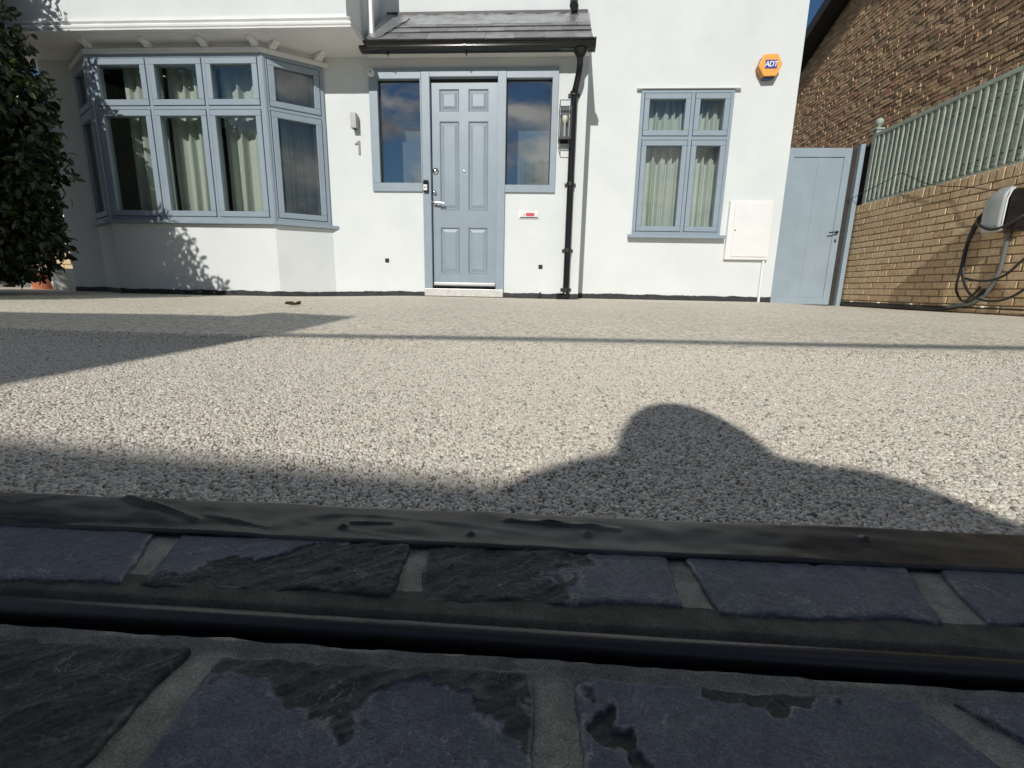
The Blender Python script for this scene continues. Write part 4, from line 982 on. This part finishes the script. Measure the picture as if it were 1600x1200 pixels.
def put(me, x, y, z, rz=0.0, root=gw):
    o_ = bpy.data.objects.new('brick', me); C.objects.link(o_); o_.parent = root
    o_.location = Vector((x, y, z)) - root.location; o_.rotation_euler = (random.gauss(0, .004), random.gauss(0, .004), rz + random.gauss(0, .006)); return o_
for c in range(NC):
    z = z00 + c*CH + CH/2; y = WY1 - (BLn/2 if c % 2 else 0)
    if c % 2: put(bm_half, XW+.05+random.gauss(0, .0012), WY1-BLn/4, z)
    while y - BLn > WY0 - .1:
        put(random.choice(bm_full), XW+.05+random.gauss(0, .0014), y-BLn/2, z); y -= BLn
y = WY1 - .002
while y > WY0:
    put(random.choice(bm_sold), XW+.1015+random.gauss(0, .002), y-CH/2, z00+NC*CH+.056+random.gauss(0, .0015)); y -= CH

# sage trellis on top of the wall
CT = z00 + NC*CH + .112
tr = thing('trellis', 'sage green slatted trellis panel standing on the brick wall', 'trellis', (XW+.09, 4.8, CT))
TZ1 = 2.150; TX = XW + .085; TY0, TY1 = 2.95, 6.60
own(part('top_rail', MB().box(TX-.036, TX+.03, TY0, TY1, TZ1-.045, TZ1), M['trellis'], bevel=0.004), tr)
own(part('bottom_rail', MB().box(TX-.026, TX+.028, TY0, TY1, CT+.002, CT+.040), M['trellis'], bevel=0.004), tr)
sl_me = MB().box(-.011, .011, -.012, .012, 0, TZ1-.0455-CT-.0405).mesh('upright_slat', 0.002, False, 1); sl_me.materials.append(M['trellis'])
y = TY1 - .05
while y > TY0:
    o_ = bpy.data.objects.new('upright_slat', sl_me); C.objects.link(o_); o_.parent = tr; o_.location = Vector((TX-.0215+random.gauss(0, .001), y, CT+.0405)) - tr.location; o_.rotation_euler = (random.gauss(0, .003), 0, random.gauss(0, .05)); y -= 0.080
nz = 15; cs_me = MB().box(-.006, .006, -(TY1-TY0)/2, (TY1-TY0)/2, -.0215, .0215).mesh('cross_slat', 0.002, False, 1); cs_me.materials.append(M['trellis'])
for k in range(nz):
    o_ = bpy.data.objects.new('cross_slat', cs_me); C.objects.link(o_); o_.parent = tr
    o_.location = Vector((TX-.0035, (TY0+TY1)/2, CT+.07+(TZ1-CT-.12)*k/(nz-1)+random.gauss(0, .003))) - tr.location
tp = thing('trellis_post', 'sage green post with a ball finial at the end of the trellis', 'post', (TX, 6.635, CT))
own(part('post_shaft', MB().box(TX-.036, TX+.036, 6.603, 6.672, CT, 2.185), M['trellis'], bevel=0.006), tp)
own(part('post_cap', MB().box(TX-.050, TX+.050, 6.588, 6.688, 2.1855, 2.213), M['trellis'], bevel=0.008), tp)
own(part('ball_finial', MB().lathe((TX, 6.637, 0), [(0.022, 2.2133), (0.016, 2.232), (0.030, 2.245), (0.043, 2.268), (0.046, 2.288), (0.038, 2.312), (0.020, 2.328), (0.004, 2.333)], 20), M['trellis'], smooth_=True), tp)
# boards and greenery close behind the trellis
bf = thing('dark_fence', 'dark stained fence behind the gate at the end of the trellis', 'fence', (XW+.2, 8.2, 0))
for k in range(24):
    ya = 6.72 + k*.135
    own(part('fence_board', MB().box(XW+.13, XW+.155, ya, ya+.131, -.1, 2.02+.004*(k % 3)), M['dark_timber'], bevel=0.002, seg=1), bf)
own(part('fence_rail', MB().box(XW+.12, XW+.165, 6.72, 9.96, 2.03, 2.07), M['dark_timber']), bf)

# car charger with its looped cable
ch = thing('car_charger', 'grey and black wall mounted car charger on the brick wall', 'charger', (4.0, 4.4, 0.68))
CY0, CY1, CZ0, CZ1, CXF, CXB = 4.365, 4.545, 0.705, 1.045, 3.895, XW-.006
own(part('charger_body', MB().prism([(CXF+.035, CY0, CZ0+.01), (CXB, CY0, CZ0-.01), (CXB, CY0, CZ1+.005), (CXF+.075, CY0, CZ1), (CXF+.038, CY0, CZ1-.03)], None, (0, CY1-CY0, 0)), M['black'], bevel=0.008, seg=3), ch)
cv = MB(); nz_, ny_ = 16, 10
for j in range(nz_+1):
    t_ = j/nz_; z = CZ0 - .004 + (CZ1-CZ0+.008)*t_
    for i in range(ny_+1):
        s = i/ny_; cut = 0.060*smooth((t_-.62)/.38)*1.0
        yb = CY1 + .012 - cut*0.9; y_ = CY0 - .006 + (yb-CY0+.006)*s
        x_ = CXF + .028*s**3 + .045*smooth((t_-.75)/.25)**2 + .022*smooth((.12-t_)/.12)
        cv.v.append((x_, y_, z))
for j in range(nz_):
    for i in range(ny_): cv.f.append((j*(ny_+1)+i, j*(ny_+1)+i+1, (j+1)*(ny_+1)+i+1, (j+1)*(ny_+1)+i))
co_ = own(part('charger_cover', cv, M['charger_grey'], smooth_=True), ch)
s_ = co_.modifiers.new('thickness', 'SOLIDIFY'); s_.thickness = 0.022; s_.offset = -1 if True else 1
own(part('cover_trim', MB().tube([(CXF+.004, CY0-.010, CZ0), (CXF+.002, CY0-.010, CZ0+.1), (CXF+.002, CY0-.010, CZ1-.09), (CXF+.022, CY0-.010, CZ1-.02), (CXF+.045, CY0-.010, CZ1)], 0.0055, 8), M['white_plastic'], smooth_=True), ch)
own(part('conduit', MB().tube([(XW-.02, 4.50, CZ0+.02), (XW-.02, 4.50, 0.40), (XW-.022, 4.52, 0.30), (XW-.024, 4.58, 0.16), (XW-.026, 4.70, 0.075), (XW-.028, 4.95, 0.035)], 0.017, 12), M['conduit'], auto=True), ch)
# looped charging lead
cb = thing('charging_cable', 'black charging lead looped over the car charger', 'cable', (4.0, 4.6, 0.03))
def spline(pts, nsub=10):
    P = [Vector(q) for q in pts]; out = []
    for i in range(len(P)-1):
        p0, p1, p2, p3 = P[max(i-1, 0)], P[i], P[i+1], P[min(i+2, len(P)-1)]
        for k in range(nsub):
            t = k/nsub
            out.append(0.5*((2*p1) + (p2-p0)*t + (2*p0-5*p1+4*p2-p3)*t*t + (3*p1-p0-3*p2+p3)*t**3))
    return out + [P[-1]]
def pxl_(pts): return [at_x(x, y, X_) for x, y, X_ in pts]
lp1 = pxl_([(1618, 316, 4.06), (1615, 324, 3.98), (1596, 338, 3.90), (1572, 352, 3.865), (1548, 359, 3.862), (1530, 352, 3.90), (1526, 345, 3.98), (1536, 334, 4.06), (1528, 350, 4.075), (1514, 378, 4.07), (1507, 405, 4.06), (1503, 430, 4.05), (1512, 436, 4.04), (1540, 439, 4.03), (1570, 430, 4.02), (1600, 405, 4.02), (1640, 378, 4.02), (1660, 380, 4.02), (1668, 398, 4.01), (1650, 420, 4.0)])
lp2 = pxl_([(1533, 338, 4.085), (1522, 352, 4.088), (1509, 385, 4.085), (1501, 420, 4.08), (1494, 450, 4.075), (1500, 467, 4.07), (1508, 470, 4.06), (1521, 460, 4.05), (1532, 448, 4.06)])
lp3 = pxl_([(1528, 345, 4.06), (1512, 380, 4.055), (1505, 410, 4.045), (1506, 440, 4.03), (1516, 460, 4.02), (1535, 469, 4.01), (1560, 470, 4.00), (1582, 463, 4.0), (1604, 450, 4.0), (1650, 420, 4.0)])
for P_ in (lp1, lp2, lp3): own(part('cable_loop', MB().tube(spline(P_), 0.0105, 10), M['cable'], smooth_=True), cb)
# armoured feed clipped along the foot of the wall
fc = thing('feed_cable', 'black cable clipped along the foot of the brick wall', 'cable', (XW-.02, 5.6, 0.01))
own(part('cable_run', MB().tube(spline([(XW-.024, 4.60, 0.20), (XW-.024, 4.72, 0.09), (XW-.022, 4.95, 0.020), (XW-.018, 5.3, 0.006), (XW-.018, 5.9, 0.010), (XW-.018, 6.64, 0.016)], 14), 0.016, 10), M['cable'], smooth_=True), fc)
own(part('cable_run', MB().tube(spline([(XW-.014, 2.95, 0.02), (XW-.014, 4.2, 0.035), (XW-.014, 5.3, 0.034), (XW-.014, 6.64, 0.040)], 14), 0.008, 8), M['cable'], smooth_=True), fc)
for y in (3.7, 4.15, 4.60, 4.85, 5.45, 5.95, 6.45):
    own(part('cable_clip', MB().box(XW-.026, XW+.002, y-.008, y+.008, 0.040, 0.056), M['white_plastic'], bevel=0.003), fc)
# thin wire strung from the gate post across the trellis
wr = part('thin_wire', MB().tube(spline(pxl_([(1320, 318, 4.00), (1337, 307, 4.03), (1365, 293, 4.08), (1390, 280, 4.085), (1406, 271, 4.08), (1425, 277, 4.08), (1445, 286, 4.085), (1475, 291, 4.085), (1510, 292, 4.09), (1560, 298, 4.05), (1620, 300, 4.05)])), 0.0042, 6), M['cable'], smooth_=True)
tag(wr, 'thin black wire strung from the gate post across the trellis', 'wire')

# ------------------------------------------------------------------ neighbouring brick house
XN = 6.6
nh = thing('neighbour_house', 'brown brick gable wall of the neighbouring house above the trellis', 'house', (XN+2, 10.5, 0))
def verge(y): return 5.80 + 0.385*(13.9-y) if y > 9.2 else 5.80 + 0.385*(13.9-9.2) - 0.385*(9.2-y)
NY0, NY1 = 5.6, 14.6
own(part('gable_wall', MB().prism([(XN-.014, NY0, -.2), (XN-.014, NY1, -.2), (XN-.014, NY1, verge(NY1)), (XN-.014, 9.2, verge(9.2)), (XN-.014, NY0, verge(NY0))], None, (4.5, 0, 0)), M['dark_mortar']), nh)
for ya, yb in ((9.2, NY1+.9), (9.2, NY0-.9)):
    za, zb = verge(9.2), verge(9.2) - 0.385*abs(yb-9.2)
    own(part('roof_slope', MB().prism([(XN-.42, ya, za+.13), (XN-.42, yb, zb+.13), (XN-.42, yb, zb+.24), (XN-.42, ya, za+.24)], None, (5.4, 0, 0)), M['slate_roof']), nh)
    own(part('barge_board', MB().prism([(XN-.455, ya, za-.06), (XN-.455, yb, zb-.06), (XN-.455, yb, zb+.20), (XN-.455, ya, za+.20)], None, (0.035, 0, 0)), M['barge']), nh)
    own(part('verge_soffit', MB().prism([(XN-.4195, ya, za+.02), (XN-.4195, yb, zb+.02), (XN-.4195, yb, zb+.06), (XN-.4195, ya, za+.06)], None, (0.43, 0, 0)), M['barge']), nh)
bricks = []
c = 14
while c*.075 < 7.8:
    z = c*.075+.0375; y = NY0 + (.1125 if c % 2 else 0)
    while y < NY1-.23:
        hd_ = (c % 5 == 4)
        Lb = .1125 if hd_ else .225
        if z < verge(y)-.05 and z < verge(y+Lb)-.05: bricks.append((y+Lb/2, z, Lb-.014))
        y += Lb
    c += 1
def vis(bk_):
    q = Vector((XN, bk_[0], bk_[1])) - CAM; f = q.dot(_fw); x = 800+F_PX*q.dot(_rt)/f; yy = 600-F_PX*q.dot(_up)/f
    return (1235 < x < 1700 and -120 < yy < 330), q.length
bv = [(k_, *vis(k_)) for k_ in bricks]
seen = sorted([k_ for k_ in bv if k_[1]], key=lambda t: t[2])
near = set(id(t[0]) for t in seen[:300])
nb_me = [MB().box(-.03, .012, -.105, .105, -.031, .031).mesh('brick', 0.006, False, 1) for k in range(3)]
for k, me in enumerate(nb_me):
    for v in me.vertices:
        v.co += Vector((noise.noise(v.co*30+Vector((k, 0, 0)))*.006, noise.noise(v.co*25+Vector((0, k, 0)))*.006, noise.noise(v.co*25+Vector((0, 0, k)))*.005))
    me.materials.append(M['brown_brick'])
rest = MB(); tones = []
for bk_ in bricks:
    y, z, Lb = bk_; dx = random.uniform(-.009, .007)
    if id(bk_) in near:
        o_ = bpy.data.objects.new('brick', random.choice(nb_me)); C.objects.link(o_); o_.parent = nh
        o_.location = Vector((XN+dx, y, z)) - nh.location; o_.scale = (1, Lb/.211, random.uniform(.93, 1.03)); o_.rotation_euler = (random.gauss(0, .012), 0, random.gauss(0, .03))
    elif 2.0 < z:
        a_ = random.gauss(0, .006); h = .031*random.uniform(.9, 1.03); n0 = len(rest.v)
        rest.box(XN+dx-.03, XN+.012, y-Lb/2, y+Lb/2, z-h, z+h)
        for i in range(n0, len(rest.v)):
            v = rest.v[i]; rest.v[i] = (v[0]+random.uniform(-.004, .004)+(a_ if v[1] > y else -a_), v[1]+random.uniform(-.004, .004), v[2]+random.uniform(-.003, .003))
        tones += [random.random()]*6
me = bpy.data.meshes.new('far_bricks'); me.from_pydata(rest.v, [], rest.f); at = me.attributes.new('tone', 'FLOAT', 'FACE'); at.data.foreach_set('value', tones); me.update()
fb = own(part('far_bricks', me, M['brown_brick']), nh); fb['kind'] = 'stuff'

# ================================================================== LEFT SIDE: evergreen hedge
m, n, l, b, o = new_mat('laurel_leaf')
gi_ = n.new('ShaderNodeAttribute'); gi_.attribute_name = 'tone'
r = ramp(n, [(0.0, (0.008, 0.015, 0.005)), (0.6, (0.016, 0.028, 0.008)), (1.0, (0.050, 0.070, 0.018))]); l.new(gi_.outputs['Fac'], r.inputs[0]); l.new(r.outputs[0], b.inputs['Base Color'])
b.inputs['Roughness'].default_value = 0.30
tl = n.new('ShaderNodeBsdfTranslucent'); tl.inputs[0].default_value = (0.08, 0.13, 0.03, 1)
mx = n.new('ShaderNodeMixShader'); mx.inputs[0].default_value = 0.12; l.new(b.outputs[0], mx.inputs[1]); l.new(tl.outputs[0], mx.inputs[2]); l.new(mx.outputs[0], o.inputs['Surface'])
M['leaf'] = m
def leaves(name, blobs, count, size, parent, seed, shell=0.55):
    g_ = np.random.default_rng(seed); vol = np.array([bx[3]*bx[4]*bx[5] for bx in blobs]); vol = vol**0.75/ (vol**0.75).sum()
    V, Fc, T = [], [], []
    for bi, bx in enumerate(blobs):
        k = int(count*vol[bi]); d = g_.normal(size=(k, 3)); d /= np.linalg.norm(d, axis=1)[:, None]
        rr_ = shell + (1-shell)*g_.random(k)**0.6
        P = np.array(bx[:3]) + d*rr_[:, None]*0.95*np.array(bx[3:6])
        for q, dd in zip(P, d):
            if q[2] < 0.08: continue
            # gaps
            if noise.noise((q[0]*2.4, q[1]*2.4, q[2]*2.4+seed)) < -0.36: continue
            out = Vector(dd.tolist()); ax = Vector(g_.normal(size=3).tolist())*0.8 + out*0.5 + Vector((0, 0, -.55)); ax.normalize()
            sd = ax.cross(out + Vector(g_.normal(size=3).tolist())*.6); sd = sd.normalized() if sd.length > 1e-3 else Vector((1, 0, 0)); up2 = sd.cross(ax)
            L = size*g_.uniform(.7, 1.25); w_ = L*g_.uniform(.17, .24); c0 = Vector(q.tolist()); n0 = len(V)
            V += [c0, c0+ax*L*.35+sd*w_+up2*w_*.3, c0+ax*L*.75+sd*w_*.8+up2*w_*.15, c0+ax*L-up2*L*.08, c0+ax*L*.75-sd*w_*.8+up2*w_*.15, c0+ax*L*.35-sd*w_+up2*w_*.3, c0+ax*L*.5]
            Fc += [(n0, n0+1, n0+6), (n0+1, n0+2, n0+6), (n0+2, n0+3, n0+6), (n0+3, n0+4, n0+6), (n0+4, n0+5, n0+6), (n0+5, n0, n0+6)]
            T += [g_.random()]*6
    me = bpy.data.meshes.new(name); me.from_pydata(V, [], Fc); at = me.attributes.new('tone', 'FLOAT', 'FACE'); at.data.foreach_set('value', T); me.update()
    return own(part(name, me, M['leaf']), parent)
def limb(parent, pts, rads): own(part('trunk', MB().tube(spline(pts, 6), [float(v) for v in np.interp(np.linspace(0, len(pts)-1, (len(pts)-1)*6+1), range(len(pts)), rads)], 9), M['bark'], smooth_=True), parent)
hg = thing('evergreen_hedge', 'tall dark glossy evergreen shrub at the left edge by the bay', 'shrub', (-5.0, 3.7, 0.0))
blobs = [(-5.05, 3.6, 0.75, 0.95, 0.75, 0.60), (-5.05, 3.7, 1.45, 1.00, 0.80, 0.65), (-5.20, 3.7, 2.10, 1.00, 0.85, 0.65), (-5.35, 3.6, 2.75, 0.95, 0.9, 0.7), (-4.55, 3.75, 0.45, 0.42, 0.45, 0.36),
         (-4.45, 3.85, 1.05, 0.42, 0.40, 0.40), (-4.50, 3.85, 1.65, 0.40, 0.40, 0.35), (-5.7, 3.4, 3.3, 0.9, 0.9, 0.6), (-4.70, 3.1, 0.5, 0.55, 0.6, 0.42), (-4.75, 3.2, 1.2, 0.5, 0.55, 0.5),
         (-5.7, 2.4, 1.2, 1.0, 0.6, 1.25), (-5.6, 2.4, 2.45, 0.8, 0.6, 0.95), (-4.65, 2.4, 0.85, 0.7, 0.5, 0.80), (-4.90, 2.45, 1.95, 0.55, 0.5, 0.75), (-4.27, 2.45, 1.42, 0.50, 0.45, 0.80), (-3.80, 2.45, 0.88, 0.38, 0.40, 0.76), (-4.55, 2.5, 1.75, 0.45, 0.4, 0.50)]
leaves('crown', blobs, 80000, 0.085, hg, 5, 0.30)
limb(hg, [(-4.9, 3.7, -.02), (-4.95, 3.68, .6), (-5.1, 3.7, 1.5), (-5.3, 3.65, 2.8)], [.07, .06, .045, .02])
limb(hg, [(-4.75, 3.55, -.02), (-4.70, 3.6, .5), (-4.55, 3.75, 1.1), (-4.5, 3.85, 1.8)], [.05, .04, .03, .012])
limb(hg, [(-5.15, 3.5, -.02), (-5.3, 3.45, .7), (-5.5, 3.4, 1.9), (-5.7, 3.4, 3.2)], [.06, .05, .04, .015])
bgs = thing('background_shrub', 'dark shrub farther back past the left end of the house', 'shrub', (-8.6, 7.2, -.1))
leaves('crown', [(-8.7, 7.2, 1.2, 1.5, .7, 1.2), (-8.9, 7.3, 2.4, 1.4, .7, 1.0), (-9.8, 7.2, 1.6, 1.2, .7, 1.5)], 9000, 0.15, bgs, 21, 0.3)
limb(bgs, [(-8.8, 7.2, -.3), (-8.8, 7.2, 1), (-8.9, 7.3, 2.4)], [.08, .06, .03])
# pots beyond the end of the house
def pot(name, px, py, sc, mat, label):
    q = at_y(px, py, 5.35); g = -0.02
    root = thing(name, label, 'plant pot', (q.x, 5.35, g))
    own(part('pot', MB().lathe((q.x, 5.35, g), [(0.09*sc, 0), (0.115*sc, .12*sc), (0.135*sc, .20*sc), (0.155*sc, .20*sc), (0.158*sc, .245*sc), (0.14*sc, .245*sc), (0.13*sc, .21*sc)], 22), mat, auto=True), root)
    own(part('soil', MB().lathe((q.x, 5.35, g), [(0.128*sc, .2095*sc), (0.128*sc, .216*sc)], 18), M['dark_timber']), root)
pot('terracotta_pot', 70, 452, 1.0, M['terracotta'], 'round terracotta pot on the ground under the dark shrub')
pot('white_pot', 104, 452, 1.15, M['white_plastic'], 'white scalloped pot beside the end of the white house')
# sunny brick pier beyond
pr_ = thing('brick_pier', 'sunlit brick pier glimpsed behind the shrub past the house end', 'pier', (-7.0, 6.3, -.05))
own(part('mortar', MB().box(-7.35, -6.65, 6.31, 6.9, -.2, 0.5), M['mortar']), pr_)
for c in range(8):
    for k in range(-1, 4):
        y0_ = -7.35 + (k+.5*(c % 2))*.225
        a_, b_ = max(y0_, -7.35), min(y0_+.215, -6.65)
        if b_-a_ < .04: continue
        own(part('brick', MB().box(a_, b_, 6.295, 6.35, -.1+c*.075, -.1+c*.075+.065), M['buff_brick']), pr_)

# ================================================================== BEHIND THE CAMERA (these throw the shadows in the foreground)
YC = -2.2; TA, TE = 0.182, 0.645
def cast(x, y): return (x - TA*(y-YC), TE*(y-YC))          # a shadow edge on the drive -> the edge that throws it
fn = thing('shadow_caster_gate', 'unseen dark boarded gate with an open top rail, added to throw the straight shadows on the drive', 'gate', (0, YC, 0))  # unseen gate added as shadow caster; board tops and rail follow the shadow edges
(xa, za), (xb, zb) = cast(-0.46, 0.345), cast(0.29, 0.270)
sl_ = (zb-za)/(xb-xa)
for k in range(32):
    x0 = -1.16 + k*.12; z_ = za + sl_*(x0+.06-xa)
    own(part('gate_board', MB().prism([(x0, YC-.02, .05), (x0+.119, YC-.02, .05), (x0+.119, YC-.02, z_+sl_*.06), (x0, YC-.02, z_-sl_*.06)], None, (0, .02, 0)), M['dark_timber']), fn)
(xr0, zr0), (xr1, zr1) = cast(-0.6, 1.140), cast(1.28, 1.283)
k_ = (zr1-zr0)/(xr1-xr0)
own(part('top_rail', MB().tube([(-1.3, YC, zr0+k_*(-1.3-xr0)), (2.75, YC, zr0+k_*(2.75-xr0))], 0.026, 10), M['dark_timber'], smooth_=True), fn)
own(part('gate_stile', MB().box(2.7, 2.8, YC-.05, YC+.05, -.02, 2.40), M['dark_timber']), fn)
# unseen van form added for the left shadow; its outline follows that shadow
vn_ = thing('shadow_caster_van', 'unseen dark van form, added and shaped to throw the left shadow on the drive', 'van', (-2.3, -4.0, 0))
out = [cast(*q) for q in ((-3.0, 1.80), (-1.10, 1.712), (-1.139, 1.965), (-0.733, 1.848), (-0.663, 1.107), (-0.706, 0.545))]
poly = [(-3.72, .35)] + [(-3.72, out[0][1]-.35)] + [(-3.55, out[0][1])] + out[1:] + [(-1.13, 1.2), (-1.13, .35)]
own(part('van_body', MB().prism([(x, YC, z) for x, z in poly], None, (0, -4.2, 0)), M['van_paint'], bevel=0.02), vn_)
own(part('windscreen', MB().prism([(-3.4, YC+.012, 1.35), (-1.45, YC+.012, 1.35), (-1.62, YC+.012, 2.05), (-3.25, YC+.012, 2.05)], None, (0, -.010, 0)), M['black']), vn_)
for x in (-3.35, -1.5):
    own(part('headlight', MB().lathe((x, YC+.02, .85), [(0.10, 0), (0.10, -.015), (0.06, -.019)], 18, 'y'), M['white_plastic']), vn_)
    for y in (-2.95, -5.5): own(part('wheel', MB().lathe((x+(.24 if x > -2 else -.24), y, .33), [(0.33, -.11), (0.34, -.06), (0.34, .06), (0.33, .11), (0.20, .115)], 24, 'x'), M['tyre'], auto=True), vn_)

# photographer crouching behind the camera
ps = thing('person', 'crouching person in a dark jacket holding a phone low to the ground', 'person', (0.05, -1.1, 0))
ps_shift = Vector((-0.018, 0, 0))
def skin_body(name, nodes, edges, mat, parent, sub=2):
    me = bpy.data.meshes.new(name); me.from_pydata([nd[0] for nd in nodes], edges, []); ob = bpy.data.objects.new(name, me); C.objects.link(ob); own(ob, parent)
    sk = ob.modifiers.new('skin', 'SKIN'); sk.use_smooth_shade = True
    for i, nd in enumerate(nodes): r_ = nd[1]; me.skin_vertices[0].data[i].radius = (r_, r_) if not isinstance(r_, tuple) else r_
    me.skin_vertices[0].data[0].use_root = True
    sb = ob.modifiers.new('smooth', 'SUBSURF'); sb.levels = sub; sb.render_levels = sub
    me.materials.append(mat); return ob
hx_, hy_, hz_ = -0.044, -0.70, 0.672
nodes = [((0.10, -1.22, 0.34), .15), ((0.09, -1.08, 0.46), .15), ((-0.04, -0.92, 0.68), .13), ((-0.04, -0.80, 0.66), .05), ((-0.044, -0.74, 0.655), .045),
         ((-0.175, -0.88, 0.695), .085), ((-0.20, -0.62, 0.44), .05), ((-0.12, -0.34, 0.30), .04), ((-0.05, -0.10, 0.165), .03),
         ((0.035, -0.90, 0.755), .075), ((0.17, -0.66, 0.42), .05), ((0.14, -0.34, 0.27), .04), ((0.07, -0.10, 0.155), .03),
         ((0.22, -1.18, 0.32), .10), ((0.26, -0.80, 0.30), .075), ((0.24, -1.05, 0.09), .05), ((0.24, -0.90, 0.04), .04),
         ((-0.02, -1.20, 0.30), .10), ((-0.16, -0.82, 0.08), .07), ((-0.10, -1.20, 0.07), .05), ((-0.09, -1.32, 0.05), .04)]
edges = [(0,1),(1,2),(2,3),(3,4),(2,5),(5,6),(6,7),(7,8),(2,9),(9,10),(10,11),(11,12),(0,13),(13,14),(14,15),(15,16),(0,17),(17,18),(18,19),(19,20)]
skin_body('body', nodes, edges, M['jacket'], ps)
hd2 = MB(); hv_ = []
for j in range(13):
    th = math.pi*j/12
    for i in range(20):
        a_ = 2*math.pi*i/20; x, y, z = math.sin(th)*math.cos(a_)*.062, math.sin(th)*math.sin(a_)*.095, math.cos(th)*.115
        if y > .05 and abs(x) < .02 and -.03 < z < .015: y += .018
        if z < -.03: x *= 1 + .9*(z+.03); 
        hv_.append((hx_+x, hy_+y*.94 - z*.3*.0, hz_+z))
hd2.add(hv_, [(j*20+i, j*20+(i+1) % 20, (j+1)*20+(i+1) % 20, (j+1)*20+i) for j in range(12) for i in range(20)])
own(part('head', hd2, M['skin'], smooth_=True), ps)
hr = MB(); hv_ = []
for j in range(8):
    th = math.pi*.56*j/7
    for i in range(20):
        a_ = 2*math.pi*i/20; k_ = 1.05; x, y, z = math.sin(th)*math.cos(a_)*.063*k_, math.sin(th)*math.sin(a_)*.096*k_, math.cos(th)*.113*k_
        if y > .04 and z < .05: y = .04
        hv_.append((hx_+x, hy_+y-.006, hz_+z+.002))
hr.add(hv_, [(j*20+i, j*20+(i+1) % 20, (j+1)*20+(i+1) % 20, (j+1)*20+i) for j in range(7) for i in range(20)])
own(part('hair', hr, M['hair'], smooth_=True), ps)
for sx, c0 in ((-1, Vector((-0.05, -0.075, 0.16))), (1, Vector((0.07, -0.075, 0.15)))):
    hn = MB().tube([c0+Vector((0, -.03, .005)), c0+Vector((0, .0, 0)), c0+Vector((0, .025, -.002))], [.020, .030, .024], 10)
    for k in range(4): hn.tube([c0+Vector((-sx*.012, .02, .024-k*.017)), c0+Vector((-sx*.018, .042-.003*abs(k-1), .024-k*.017)), c0+Vector((-sx*.034, .040, .022-k*.016))], [.0085, .008, .006], 8)
    hn.tube([c0+Vector((-sx*.02, -.005, .02)), c0+Vector((-sx*.036, .012, .026)), c0+Vector((-sx*.046, .026, .022))], [.010, .009, .007], 8)
    own(part('hand', hn, M['skin'], smooth_=True), ps)
ps.location += ps_shift
ph = thing('phone', 'dark phone held in both hands just behind the viewpoint', 'phone', (0.01, -0.045, 0.10))
own(part('phone_body', MB().box(-0.065, 0.085, -0.050, -0.042, 0.118, 0.192), M['black'], bevel=0.003), ph)
